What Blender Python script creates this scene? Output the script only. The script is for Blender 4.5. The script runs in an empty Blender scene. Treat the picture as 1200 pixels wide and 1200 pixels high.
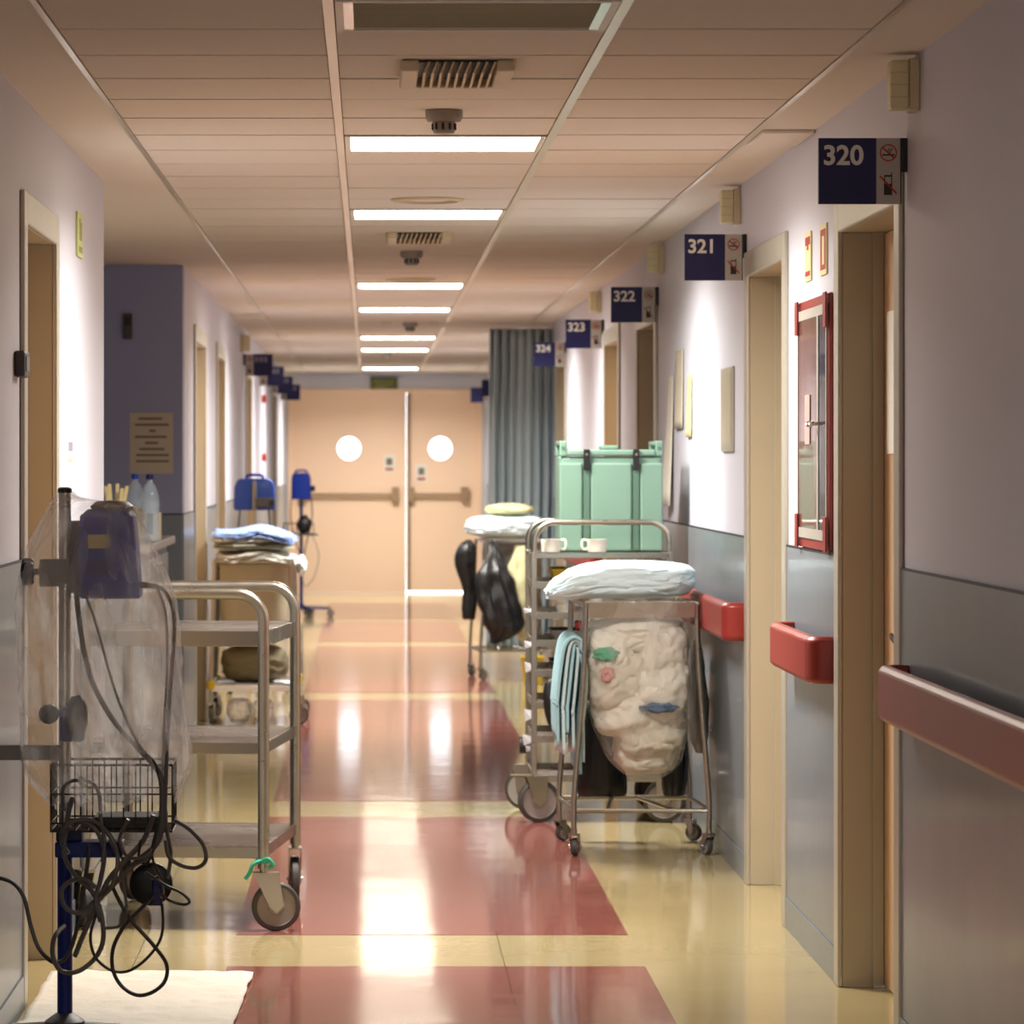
import bpy, bmesh, math, random
from mathutils import Vector, Matrix, noise
R = math.radians
random.seed(7)
S = bpy.context.scene
COL = S.collection

# ------------------------------------------------------------------ camera
F = 4640.0                      # focal length in photo pixels (1200 px frame)
cam = bpy.data.cameras.new('camera'); camo = bpy.data.objects.new('camera', cam); COL.objects.link(camo)
camo.location = (0, 0, 1.5); camo.rotation_euler = (R(90), 0, 0)
cam.sensor_width = 36; cam.lens = F / 1200 * 36
cam.shift_x = (600 - 432) / 1200; cam.shift_y = -(600 - 540) / 1200
cam.clip_start = .1; cam.clip_end = 300
cam.dof.use_dof = True; cam.dof.focus_distance = 10.9; cam.dof.aperture_fstop = 9.0
S.camera = camo

# ------------------------------------------------------------------ world / exposure
w = bpy.data.worlds.new('world'); S.world = w; w.use_nodes = True
bg = w.node_tree.nodes['Background']; bg.inputs[0].default_value = (.86, .93, 1, 1); bg.inputs[1].default_value = 4.5
S.view_settings.view_transform = 'Standard'; S.view_settings.look = 'None'
S.view_settings.gamma = 1; S.view_settings.use_curve_mapping = False
S.view_settings.exposure = 0.42
LAMP = 14.0                     # radiance of a lit diffuser
LAMP_W = 62.0                  # watts of the tubes behind it, thrown down through the louvre

# ------------------------------------------------------------------ helpers
def lin(c):
    return tuple(((v / 255) / 12.92 if v / 255 <= .04045 else ((v / 255 + .055) / 1.055) ** 2.4) for v in c[:3]) + (1,)

def wp(px, py, Y):
    """photo pixel -> point at depth Y"""
    return Vector(((px - 432) * Y / F, Y, 1.5 - (py - 540) * Y / F))

MATS = {}
def M(name, rgb, rough=.5, metal=0, var=.06, scale=12, bump=0, bscale=60, coat=0, spec=.5, rvar=0, emit=0, stretch=None, trans=0):
    m = bpy.data.materials.new(name); m.use_nodes = True; MATS[name] = m
    nt = m.node_tree; n = nt.nodes; b = n['Principled BSDF']
    tc = n.new('ShaderNodeTexCoord'); src = tc.outputs['Object']
    if stretch:
        mp = n.new('ShaderNodeMapping'); mp.inputs['Scale'].default_value = stretch
        nt.links.new(src, mp.inputs['Vector']); src = mp.outputs['Vector']
    nz = n.new('ShaderNodeTexNoise'); nz.inputs['Scale'].default_value = scale; nz.inputs['Detail'].default_value = 4
    nt.links.new(src, nz.inputs['Vector'])
    c = lin(rgb)
    mx = n.new('ShaderNodeMix'); mx.data_type = 'RGBA'
    mx.inputs['A'].default_value = tuple(v * (1 - var) for v in c[:3]) + (1,)
    mx.inputs['B'].default_value = tuple(min(1, v * (1 + var)) for v in c[:3]) + (1,)
    nt.links.new(nz.outputs['Fac'], mx.inputs['Factor'])
    nt.links.new(mx.outputs['Result'], b.inputs['Base Color'])
    b.inputs['Roughness'].default_value = rough; b.inputs['Metallic'].default_value = metal
    b.inputs['Specular IOR Level'].default_value = spec; b.inputs['Coat Weight'].default_value = coat
    b.inputs['Coat Roughness'].default_value = .08
    if trans: b.inputs['Transmission Weight'].default_value = trans
    if rvar:
        mr = n.new('ShaderNodeMapRange'); mr.inputs['To Min'].default_value = max(.02, rough - rvar); mr.inputs['To Max'].default_value = rough + rvar
        nt.links.new(nz.outputs['Fac'], mr.inputs['Value']); nt.links.new(mr.outputs['Result'], b.inputs['Roughness'])
    if bump:
        n2 = n.new('ShaderNodeTexNoise'); n2.inputs['Scale'].default_value = bscale; n2.inputs['Detail'].default_value = 3
        nt.links.new(src, n2.inputs['Vector'])
        bp = n.new('ShaderNodeBump'); bp.inputs['Strength'].default_value = bump; bp.inputs['Distance'].default_value = .004
        nt.links.new(n2.outputs['Fac'], bp.inputs['Height']); nt.links.new(bp.outputs['Normal'], b.inputs['Normal'])
    if emit:
        b.inputs['Emission Color'].default_value = c; b.inputs['Emission Strength'].default_value = emit
    return m

def film(name, rgb, lo, hi, scale=14, rough=.22):
    """thin wrinkled plastic: clear film with milky creases"""
    m = bpy.data.materials.new(name); m.use_nodes = True; MATS[name] = m
    nt = m.node_tree; n = nt.nodes; b = n['Principled BSDF']; out = n['Material Output']
    b.inputs['Base Color'].default_value = lin(rgb); b.inputs['Roughness'].default_value = rough
    b.inputs['Specular IOR Level'].default_value = .8
    tc = n.new('ShaderNodeTexCoord')
    mp = n.new('ShaderNodeMapping'); mp.inputs['Scale'].default_value = (1.6, 1.6, .55)
    nt.links.new(tc.outputs['Object'], mp.inputs['Vector'])
    nz = n.new('ShaderNodeTexNoise'); nz.inputs['Scale'].default_value = scale; nz.inputs['Detail'].default_value = 5
    nz.noise_type = 'RIDGED_MULTIFRACTAL'
    nt.links.new(mp.outputs['Vector'], nz.inputs['Vector'])
    mr = n.new('ShaderNodeMapRange'); mr.inputs['From Min'].default_value = .0; mr.inputs['From Max'].default_value = .6
    mr.inputs['To Min'].default_value = lo; mr.inputs['To Max'].default_value = hi
    nt.links.new(nz.outputs['Fac'], mr.inputs['Value'])
    nb = n.new('ShaderNodeTexNoise'); nb.inputs['Scale'].default_value = scale * 2.2; nb.inputs['Detail'].default_value = 3; nb.noise_type = 'RIDGED_MULTIFRACTAL'
    nt.links.new(mp.outputs['Vector'], nb.inputs['Vector'])
    bp = n.new('ShaderNodeBump'); bp.inputs['Strength'].default_value = .9; bp.inputs['Distance'].default_value = .012
    nt.links.new(nb.outputs['Fac'], bp.inputs['Height']); nt.links.new(bp.outputs['Normal'], b.inputs['Normal'])
    tl = n.new('ShaderNodeBsdfTranslucent'); tl.inputs['Color'].default_value = lin(rgb); nt.links.new(bp.outputs['Normal'], tl.inputs['Normal'])
    body = n.new('ShaderNodeMixShader'); body.inputs[0].default_value = .5
    nt.links.new(b.outputs[0], body.inputs[1]); nt.links.new(tl.outputs[0], body.inputs[2])
    tr = n.new('ShaderNodeBsdfTransparent'); mx = n.new('ShaderNodeMixShader')
    nt.links.new(mr.outputs['Result'], mx.inputs[0]); nt.links.new(tr.outputs[0], mx.inputs[1]); nt.links.new(body.outputs[0], mx.inputs[2])
    nt.links.new(mx.outputs[0], out.inputs['Surface'])
    return m

class MB:
    def __init__(s): s.v = []; s.f = []
    def add(s, vs, fs):
        o = len(s.v); s.v += [Vector(v) for v in vs]; s.f += [tuple(i + o for i in f) for f in fs]; return s
    def box(s, x0, x1, y0, y1, z0, z1):
        return s.add([(x0,y0,z0),(x1,y0,z0),(x1,y1,z0),(x0,y1,z0),(x0,y0,z1),(x1,y0,z1),(x1,y1,z1),(x0,y1,z1)],
                     [(0,3,2,1),(4,5,6,7),(0,1,5,4),(1,2,6,5),(2,3,7,6),(3,0,4,7)])
    def ring(s, c, u, v, r, n, r2=None):
        r2 = r if r2 is None else r2
        return [c + u * (r * math.cos(2*math.pi*i/n)) + v * (r2 * math.sin(2*math.pi*i/n)) for i in range(n)]
    def loft(s, rings, cap0=True, cap1=True, closed=False):
        n = len(rings[0]); vs = [p for r in rings for p in r]; fs = []
        K = len(rings)
        for k in range(K if closed else K - 1):
            a = k * n; b = ((k + 1) % K) * n
            for i in range(n):
                j = (i + 1) % n; fs.append((a+i, a+j, b+j, b+i))
        if not closed:
            if cap0: fs.append(tuple(reversed(range(n))))
            if cap1: fs.append(tuple(range((K-1)*n, K*n)))
        return s.add(vs, fs)
    def cyl(s, p0, p1, r, r2=None, n=16):
        p0 = Vector(p0); p1 = Vector(p1); d = (p1 - p0).normalized()
        u = d.orthogonal().normalized(); v = d.cross(u)
        return s.loft([s.ring(p0, u, v, r, n), s.ring(p1, u, v, r if r2 is None else r2, n)])
    def tube(s, pts, r, n=8, closed=False):
        pts = [Vector(p) for p in pts]; K = len(pts); rings = []; u = None
        for i in range(K):
            if closed: t = pts[(i+1) % K] - pts[i-1]
            else: t = pts[min(i+1, K-1)] - pts[max(i-1, 0)]
            t.normalize()
            if u is None: u = t.orthogonal().normalized()
            u = (u - t * u.dot(t))
            if u.length < 1e-6: u = t.orthogonal()
            u.normalize(); rings.append(s.ring(pts[i], u, t.cross(u), r, n))
        return s.loft(rings, closed=closed)
    def lathe(s, prof, c, axis='z', n=24, caps=True):
        c = Vector(c); A = {'x': Vector((1,0,0)), 'y': Vector((0,1,0)), 'z': Vector((0,0,1))}[axis]
        u = A.orthogonal().normalized(); v = A.cross(u)
        return s.loft([s.ring(c + A * h, u, v, max(r, 1e-4), n) for r, h in prof], caps, caps)
    def grid(s, nu, nv, fn, closed_u=False):
        vs = [fn(i / (nu if closed_u else nu - 1), j / (nv - 1)) for j in range(nv) for i in range(nu)]; fs = []
        for j in range(nv - 1):
            for i in range(nu if closed_u else nu - 1):
                k = (i + 1) % nu; fs.append((j*nu+i, j*nu+k, (j+1)*nu+k, (j+1)*nu+i))
        return s.add(vs, fs)
    def prism(s, pts, y0, y1):
        """polygon in x,z extruded along y"""
        n = len(pts)
        vs = [(x, y0, z) for x, z in pts] + [(x, y1, z) for x, z in pts]
        return s.add(vs, [tuple(range(n)), tuple(reversed(range(n, 2*n)))] + [(i, i+n, (i+1) % n + n, (i+1) % n) for i in range(n)])
    def build(s, name, mat, parent=None, smooth=False, bevel=0, seg=2, solid=0, local=False):
        off = Vector((0,0,0))
        if parent is not None and not local:
            off = WORLD_OF.get(parent.name, parent.location)
        me = bpy.data.meshes.new(name); me.from_pydata([v - off for v in s.v], [], s.f)
        bm = bmesh.new(); bm.from_mesh(me); bmesh.ops.recalc_face_normals(bm, faces=bm.faces)
        bm.to_mesh(me); bm.free()
        if smooth:
            me.polygons.foreach_set('use_smooth', [True] * len(me.polygons)); me.set_sharp_from_angle(angle=R(40))
        me.materials.append(MATS[mat]); o = bpy.data.objects.new(name, me); COL.objects.link(o)
        if parent is not None: o.parent = parent; WORLD_OF[o.name] = off
        if solid: md = o.modifiers.new('solid', 'SOLIDIFY'); md.thickness = solid; md.offset = 0
        if bevel: md = o.modifiers.new('bevel', 'BEVEL'); md.width = bevel; md.segments = seg; md.limit_method = 'ANGLE'; md.angle_limit = R(35)
        return o
WORLD_OF = {}

def spline(pts, k=8, closed=False):
    P = [Vector(p) for p in pts]; n = len(P); out = []
    for i in range(n if closed else n - 1):
        if closed: a, b, c, d = P[i-1], P[i], P[(i+1) % n], P[(i+2) % n]
        else: a, b, c, d = P[max(i-1, 0)], P[i], P[i+1], P[min(i+2, n-1)]
        for j in range(k):
            t = j / k
            out.append(.5 * ((2*b) + (c-a)*t + (2*a-5*b+4*c-d)*t*t + (3*b-a-3*c+d)*t**3))
    if not closed: out.append(P[-1])
    return out

def tag(o, label=None, cat=None, group=None, kind=None):
    if label: o['label'] = label
    if cat: o['category'] = cat
    if group: o['group'] = group
    if kind: o['kind'] = kind
    return o
def thing(name, loc, label, cat, group=None, rz=0):
    o = bpy.data.objects.new(name, None); COL.objects.link(o); o.location = loc; o.rotation_euler = (0, 0, rz)
    o.empty_display_size = .1; WORLD_OF[o.name] = Vector(loc)
    return tag(o, label, cat, group)
def struct(o): o['kind'] = 'structure'; return o
def sempty(name, loc):
    o = bpy.data.objects.new(name, None); COL.objects.link(o); o.location = loc; WORLD_OF[o.name] = Vector(loc)
    return struct(o)
def share(src, name, loc, parent):
    """copy of an object sharing its mesh, placed at world loc (src mesh built round its own origin)"""
    o = src.copy(); COL.objects.link(o); o.name = name; o.parent = parent
    o.location = Vector(loc) - (WORLD_OF.get(parent.name, parent.location) if parent else Vector()); return o

def blob(mb, c, rad, p=2.5, amp=.1, freq=2.0, seed=0, sub=4, fold=0.0, shape=None):
    """rounded soft lump with creases"""
    bm = bmesh.new(); bmesh.ops.create_icosphere(bm, subdivisions=sub, radius=1)
    c = Vector(c); sd = Vector((seed * 7.3, seed * 3.1, seed * 5.7)); vs = []
    for v in bm.verts:
        d = v.co.normalized()
        r = (abs(d.x)**p + abs(d.y)**p + abs(d.z)**p) ** (-1 / p)
        q = d * r
        nn = noise.noise(q * freq + sd) + .5 * noise.noise(q * freq * 2.1 + sd)
        fo = 0
        if fold:
            a = noise.noise(q * freq * 1.3 + sd * 2); fo = -fold * max(0, 1 - abs(a) * 5) - fold * .5 * max(0, 1 - abs(noise.noise(q * freq * 2.6 - sd)) * 5)
        s = 1 + amp * nn + fo + amp * .15 * (noise.noise(q * freq * 5.3 + sd) + .5 * noise.noise(Vector((q.x * 3, q.y * 6, q.z * 14)) + sd))
        pt = Vector((q.x * rad[0] * s, q.y * rad[1] * s, q.z * rad[2] * s))
        if shape: pt = shape(pt, q)
        vs.append(c + pt)
    fs = [tuple(v.index for v in f.verts) for f in bm.faces]; bm.free()
    return mb.add(vs, fs)

def sack(mb, rows, p=2.6, n=48, amp=.02, freq=9, seed=0, cap0=True, cap1=True, vfold=.0):
    """loft of (z, cx, cy, rx, ry) rows (top to bottom), resampled and wrinkled"""
    RS = spline([Vector((r[0], r[1], r[2])) for r in rows], 6); RR = spline([Vector((r[3], r[4], 0)) for r in rows], 6)
    sd = Vector((seed * 3.7, seed * 1.9, seed * 8.1)); rings = []
    for a, b in zip(RS, RR):
        ring = []
        for i in range(n):
            t = 2 * math.pi * i / n; cx, sy = math.cos(t), math.sin(t)
            k = (abs(cx)**p + abs(sy)**p) ** (-1 / p)
            q = Vector((a.y + cx*k*max(b.x, .003), a.z + sy*k*max(b.y, .003), a.x))
            dsp = amp * (noise.noise(q * freq + sd) + .6 * noise.noise(q * freq * 2.3 + sd))
            dsp += vfold * noise.noise(Vector((math.cos(t) * 5, math.sin(t) * 5, a.x * 2)) + sd)
            q += Vector((cx, sy, 0)) * dsp; ring.append(q)
        rings.append(ring)
    return mb.loft(rings, cap0, cap1)

def text_mesh(name, body, size, x, y, z, mat, parent, bold=.0018, depth=.0006, align='LEFT'):
    cu = bpy.data.curves.new('tmp', 'FONT'); cu.body = body; cu.size = size; cu.offset = bold; cu.extrude = depth; cu.align_x = align
    cu.resolution_u = 4
    to = bpy.data.objects.new('tmp', cu); COL.objects.link(to)
    dg = bpy.context.evaluated_depsgraph_get(); me = bpy.data.meshes.new_from_object(to.evaluated_get(dg))
    bpy.data.objects.remove(to); bpy.data.curves.remove(cu)
    off = WORLD_OF.get(parent.name, parent.location)
    for v in me.vertices:
        a = v.co.copy(); v.co = Vector((x + a.x, y - a.z, z + a.y)) - off
    me.name = name; me.materials.clear(); me.materials.append(MATS[mat])
    o = bpy.data.objects.new(name, me); COL.objects.link(o); o.parent = parent; WORLD_OF[o.name] = off
    return o

# ------------------------------------------------------------------ materials
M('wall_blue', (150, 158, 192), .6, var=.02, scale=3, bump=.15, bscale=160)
M('wall_paint', (208, 208, 221), .62, var=.02, scale=3, bump=.15, bscale=160)
M('plaster', (225, 216, 205), .8, var=.02, scale=4)
M('tile', (224, 214, 203), .9, var=.05, scale=45, bump=.3, bscale=140)
M('gap', (60, 50, 42), .9)
M('rail_metal', (216, 208, 194), .28, metal=.6, var=.05)
M('wainscot', (118, 127, 136), .34, var=.03, scale=5, rvar=.05, coat=.2)
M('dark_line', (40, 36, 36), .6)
M('frame_paint', (178, 169, 146), .38, var=.04, scale=5)
M('casing_metal', (186, 180, 166), .36, metal=.35, var=.05)
M('leaf', (206, 170, 132), .45, var=.04, scale=3, stretch=(6, 6, 1))
M('end_leaf', (240, 208, 180), .4, var=.03, scale=2)
M('end_frame', (150, 122, 92), .45)
M('steel', (176, 170, 158), .3, metal=1, var=.06, scale=20, rvar=.08)
M('chrome', (205, 203, 198), .16, metal=1, var=.03)
M('tray_steel', (160, 155, 146), .26, metal=1, var=.1, scale=6, rvar=.1)
M('rail_red', (142, 44, 38), .38, var=.05, scale=14, bump=.1, bscale=300)
M('rubber', (34, 32, 33), .6, var=.1)
M('tyre', (66, 62, 60), .55, var=.1)
M('hub', (140, 132, 126), .5, var=.08)
M('black', (14, 13, 15), .45, var=.1)
M('black_bag', (8, 8, 10), .42, var=.2, bump=1.0, bscale=16)
M('navy', (12, 18, 80), .5, var=.03)
M('silver_plate', (176, 172, 164), .45, metal=.2, var=.03)
M('digit', (226, 224, 220), .5, var=.01)
M('sign_red', (168, 34, 24), .5, var=.03)
M('cream', (226, 214, 158), .5, var=.04)
M('lum_green', (196, 204, 130), .5, var=.06)
M('exit_green', (84, 92, 34), .5, var=.08)
M('exit_pale', (138, 134, 82), .5)
M('lamp_box', (204, 190, 158), .5, var=.03)
M('lamp_lens', (222, 212, 170), .3, var=.03)
M('light_frame', (214, 206, 192), .4, var=.03)
M('light_on', (255, 244, 222), .4, var=0, emit=LAMP)
M('light_off', (166, 156, 124), .5, var=.05, scale=4)
M('vent_white', (210, 194, 164), .45, var=.05)
M('smoke_grey', (150, 142, 132), .5, var=.04)
M('blue_plastic', (2, 44, 146), .45, var=.06, spec=.3)
M('blue_deep', (8, 26, 104), .42, var=.06, spec=.35)
M('blue_bright', (4, 62, 158), .35, var=.06)
M('grey_plastic', (120, 116, 112), .5, var=.05)
M('dark_grey', (66, 62, 62), .5, var=.08)
M('cable', (86, 82, 78), .45, var=.08)
M('cable_dark', (44, 42, 41), .45, var=.08)
M('label_yellow', (196, 184, 120), .6, var=.05)
M('wire', (52, 48, 46), .4, metal=.6)
M('cloth_white', (218, 213, 202), .9, var=.05, scale=9, bump=.6, bscale=40)
M('sheet_aqua', (220, 240, 246), .85, var=.05, scale=7, bump=.35, bscale=40)
M('linen', (222, 218, 206), .9, var=.07, scale=5, bump=.7, bscale=22)
M('linen_b', (206, 200, 184), .9, var=.08, scale=5, bump=.7, bscale=22)
M('sheet_white', (206, 208, 204), .9, var=.06, bump=.5, bscale=40)
M('sheet_green', (170, 174, 160), .9, var=.06, bump=.5, bscale=40)
M('linen_green', (96, 158, 128), .9, var=.1, bump=.4)
M('linen_pink', (190, 146, 140), .9, var=.1, bump=.4)
M('linen_blue', (86, 106, 128), .9, var=.1, bump=.4)
M('drape_aqua', (166, 210, 220), .85, var=.08, scale=8, bump=.3)
M('drape_pale', (206, 226, 230), .85, var=.06, scale=8, bump=.3)
M('blanket_blue', (138, 164, 214), .9, var=.06, bump=.5, bscale=80)
M('canvas', (166, 160, 138), .85, var=.06, bump=.4, bscale=50)
M('canvas_dark', (104, 98, 74), .85, var=.1, bump=.4, bscale=30)
M('yellow', (180, 150, 26), .45, var=.06)
M('gown_yellow', (212, 206, 160), .8, var=.06, bump=.5, bscale=20)
M('grey_bag', (140, 136, 132), .35, var=.15, bump=.7, bscale=22)
M('mint', (112, 143, 127), .5, var=.04, scale=6)
M('mint_dark', (78, 108, 92), .5, var=.04)
M('ceramic', (232, 228, 216), .25, var=.02)
M('paper', (230, 224, 212), .8, var=.03)
M('paper_beige', (198, 188, 170), .8, var=.05)
M('print_grey', (120, 112, 104), .8)
M('print_violet', (130, 126, 150), .8)
M('picture', (176, 168, 140), .3, var=.25, scale=9)
M('curtain', (184, 200, 207), .9, var=.05, scale=5, bump=.25, bscale=90)
M('counter_grey', (120, 122, 124), .5, var=.04)
M('counter_top', (150, 146, 138), .4, var=.05)
M('teal', (46, 160, 130), .6, var=.1)
M('hose', (70, 72, 90), .55, var=.1)
M('wood_pale', (222, 204, 150), .6, var=.06)
M('red_dot', (208, 60, 40), .5)
M('tag_white', (226, 226, 232), .6)
film('bag_film', (250, 246, 243), .23, .8, 9, .12)
film('hamper_film', (250, 248, 244), .14, .7, 9, .12)

def glass(name, rgb, fac=.12, rough=.03):
    m = bpy.data.materials.new(name); m.use_nodes = True; MATS[name] = m
    nt = m.node_tree; n = nt.nodes; b = n['Principled BSDF']; b.inputs['Base Color'].default_value = lin(rgb); b.inputs['Roughness'].default_value = rough
    b.inputs['Specular IOR Level'].default_value = 1.0
    tr = n.new('ShaderNodeBsdfTransparent'); mx = n.new('ShaderNodeMixShader')
    nz = n.new('ShaderNodeTexNoise'); nz.inputs['Scale'].default_value = 4
    mr = n.new('ShaderNodeMapRange'); mr.inputs['To Min'].default_value = fac * .8; mr.inputs['To Max'].default_value = fac * 1.2
    nt.links.new(nz.outputs['Fac'], mr.inputs['Value']); nt.links.new(mr.outputs['Result'], mx.inputs[0])
    nt.links.new(tr.outputs[0], mx.inputs[1]); nt.links.new(b.outputs[0], mx.inputs[2]); nt.links.new(mx.outputs[0], n['Material Output'].inputs['Surface'])
glass('pane', (240, 245, 250), .06)
glass('bottle_clear', (190, 206, 220), .3)
glass('cabinet_glass', (150, 112, 104), .6, .03)
glass('cabinet_glass_dark', (66, 70, 92), .75, .05)

def floor_mat(name, rgb, var):
    m = M(name, rgb, .088, var=var, scale=3.5, rvar=.015)
    nt = m.node_tree; n = nt.nodes; b = n['Principled BSDF']
    # welded sheet seams along the corridor and a fine wavy relief in the polish
    geo = n.new('ShaderNodeNewGeometry'); sx = n.new('ShaderNodeSeparateXYZ'); nt.links.new(geo.outputs['Position'], sx.inputs[0])
    acc = None
    for X in (0.0, .405, -.95 + .25):
        a = n.new('ShaderNodeMath'); a.operation = 'SUBTRACT'; a.inputs[1].default_value = X; nt.links.new(sx.outputs['X'], a.inputs[0])
        c = n.new('ShaderNodeMath'); c.operation = 'ABSOLUTE'; nt.links.new(a.outputs[0], c.inputs[0])
        d = n.new('ShaderNodeMath'); d.operation = 'LESS_THAN'; d.inputs[1].default_value = .0016; nt.links.new(c.outputs[0], d.inputs[0])
        if acc is None: acc = d
        else:
            e = n.new('ShaderNodeMath'); e.operation = 'MAXIMUM'; nt.links.new(acc.outputs[0], e.inputs[0]); nt.links.new(d.outputs[0], e.inputs[1]); acc = e
    mx = n.new('ShaderNodeMix'); mx.data_type = 'RGBA'
    old = b.inputs['Base Color'].links[0].from_socket
    nt.links.new(acc.outputs[0], mx.inputs['Factor']); nt.links.new(old, mx.inputs['A']); mx.inputs['B'].default_value = tuple(v * .35 for v in lin(rgb)[:3]) + (1,)
    nt.links.new(mx.outputs['Result'], b.inputs['Base Color'])
    wv = n.new('ShaderNodeTexNoise'); wv.inputs['Scale'].default_value = 3.0; wv.inputs['Detail'].default_value = 2
    nt.links.new(geo.outputs['Position'], wv.inputs['Vector'])
    bp = n.new('ShaderNodeBump'); bp.inputs['Strength'].default_value = .05; bp.inputs['Distance'].default_value = .02
    nt.links.new(wv.outputs['Fac'], bp.inputs['Height']); nt.links.new(bp.outputs['Normal'], b.inputs['Normal'])
floor_mat('floor_sand', (180, 163, 120), .06)
floor_mat('floor_red', (142, 84, 76), .06)

# ------------------------------------------------------------------ the shell
XR, XL, ZC = 1.35, -.95, 2.5
Y0, Y1 = -4.0, 45.0
AL0, AL1, AX = 14.2, 20.2, -2.9          # alcove on the left

fl = struct(MB().box(AX - .2, XR + .35, Y0 - .2, Y1 + 1.2, -.12, 0).build('floor', 'floor_sand'))
gaps = [2.2, 7.15, 12.13, 17.07, 25.2, 32.4, 37.2, 42.2]
for a, b in zip(gaps[:-1], gaps[1:]):
    MB().box(-.42, .82, a + .39, b - .39, -.002, .0012).build('inlay_panel', 'floor_red', fl)

HEAD = 2.15
doorsR = [(10.08, 11.28), (12.82, 14.0), (18.58, 19.78), (21.3, 22.5), (27.08, 28.28)]
doorsL_near = [(10.88, 11.9)]
doorsL_far = [(21.55, 22.85), (24.7, 25.85), (30.6, 31.8), (38.9, 40.2)]
def wall_run(x0, x1, ya, yb, doors, mb=None):
    mb = mb or MB(); y = ya
    for n_, f_ in doors:
        mb.box(x0, x1, y, n_ - .03, 0, ZC); mb.box(x0, x1, n_ - .03, f_ + .03, HEAD + .03, ZC); y = f_ + .03
    mb.box(x0, x1, y, yb, 0, ZC); return mb
def segs(ya, yb, doors, m=.1):
    out = []; y = ya
    for n_, f_ in doors: out.append((y, n_ - m)); y = f_ + m
    out.append((y, yb)); return out

wr = struct(wall_run(XR, XR + .3, Y0, Y1, doorsR).build('wall_right', 'wall_paint'))
wl = struct(wall_run(XL - .25, XL, Y0, AL0, doorsL_near).build('wall_left', 'wall_paint'))
wlf = struct(wall_run(XL - .25, XL, AL1 + .2, Y1, doorsL_far).build('wall_left', 'wall_paint'))
wa1 = struct(MB().box(AX, XL - .25, AL0 - .2, AL0, 0, ZC).build('wall_front', 'wall_paint'))
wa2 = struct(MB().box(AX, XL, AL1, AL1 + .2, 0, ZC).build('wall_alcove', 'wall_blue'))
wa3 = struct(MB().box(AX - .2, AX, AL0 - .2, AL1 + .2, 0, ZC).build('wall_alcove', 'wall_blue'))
wn = struct(MB().box(AX, XR + .3, Y0 - .2, Y0, 0, ZC).build('wall_near', 'wall_paint'))

# wainscot panels, thin dark strip along their top and skirting
def wains(parent, side, ya, yb):
    x = XR if side > 0 else XL; s = -side
    n = max(1, round((yb - ya) / 2.4)); L = (yb - ya) / n
    for i in range(n):
        a, b = sorted((x, x + s * .007))
        MB().box(a, b, ya + i * L + .001, ya + (i + 1) * L - .001, .1, 1.225).build('wainscot_panel', 'wainscot', parent)
    a, b = sorted((x, x + s * .0085)); MB().box(a, b, ya, yb, 1.225, 1.231).build('top_strip', 'dark_line', parent)
bb = {1: MB(), -1: MB()}
for ya, yb in segs(Y0, Y1, doorsR):
    wains(wr, 1, ya, yb); bb[1].box(XR - .012, XR, ya, yb, 0, .098)
for ya, yb in segs(Y0, AL0, doorsL_near):
    wains(wl, -1, ya, yb); bb[-1].box(XL, XL + .012, ya, yb, 0, .098)
for ya, yb in segs(AL1, Y1, doorsL_far):
    wains(wlf, -1, ya, yb); bb[-1].box(XL, XL + .012, ya, yb, 0, .098)
struct(bb[1].build('baseboard_right', 'wainscot')); struct(bb[-1].build('baseboard_left', 'wainscot'))
MB().box(AX, XL - .002, AL1 - .007, AL1, .1, 1.225).build('wainscot_panel', 'wainscot', wa2)
MB().box(AX, XL - .002, AL1 - .0085, AL1, 1.225, 1.231).build('top_strip', 'dark_line', wa2)
struct(MB().box(AX, XL, AL1 - .012, AL1, 0, .098).build('baseboard_alcove', 'wainscot'))

# ceiling: backing, plaster margins, metal rails and every tile of the three bays
TD, TS = .595, 9.17
ce = MB(); ce.box(AX - .2, XR + .3, Y0 - .2, Y1 + .2, ZC + .012, ZC + .15)
ce.box(XL, -.735, Y0, Y1, ZC, ZC + .012); ce.box(1.18, XR, Y0, Y1, ZC, ZC + .012); ce.box(AX, XL, AL0, AL1, ZC, ZC + .012)
ce = struct(ce.build('ceiling', 'plaster'))
MB().box(-.735, 1.18, Y0, Y1, ZC + .0105, ZC + .0119).build('groove_backing', 'gap', ce)
tr = 1
for a, b in ((-.735, -.72), (-.101, -.077), (.55, .575), (1.165, 1.18), (-1.36, -1.345)):
    ya, yb = (AL0, AL1) if a < -1 else (Y0, Y1)
    struct(MB().box(a, b, ya, yb, ZC - .004, ZC + .011).build('trim_%d' % tr, 'rail_metal')); tr += 1
bays = ((-.72, -.101), (-.077, .55), (.575, 1.165))
LIT = (5, 11, 22, 28, 38, 44, 56, -9, -20); OFF = (-1,)  # the last lit rows are unseen panels, added behind the camera as fill
protos = []
for a, b in bays:
    h = .0105
    t = MB().box(-(b - a) / 2 + .002, (b - a) / 2 - .002, -TD / 2 + h, TD / 2 - h, 0, .0105).build('tile', 'tile', None, bevel=0)
    protos.append(t)
used = [False] * 3
for k in range(-22, 60):
    yc = TS + (k + .5) * TD
    if yc + TD / 2 > Y1: break
    for i, (a, b) in enumerate(bays):
        if i == 1 and (k in LIT or k in OFF): continue
        loc = ((a + b) / 2, yc, ZC + random.uniform(-.0008, .0006))
        if not used[i]:
            o = protos[i]; o.parent = ce; o.location = loc; used[i] = True
        else: share(protos[i], 'tile', loc, ce)

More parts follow.
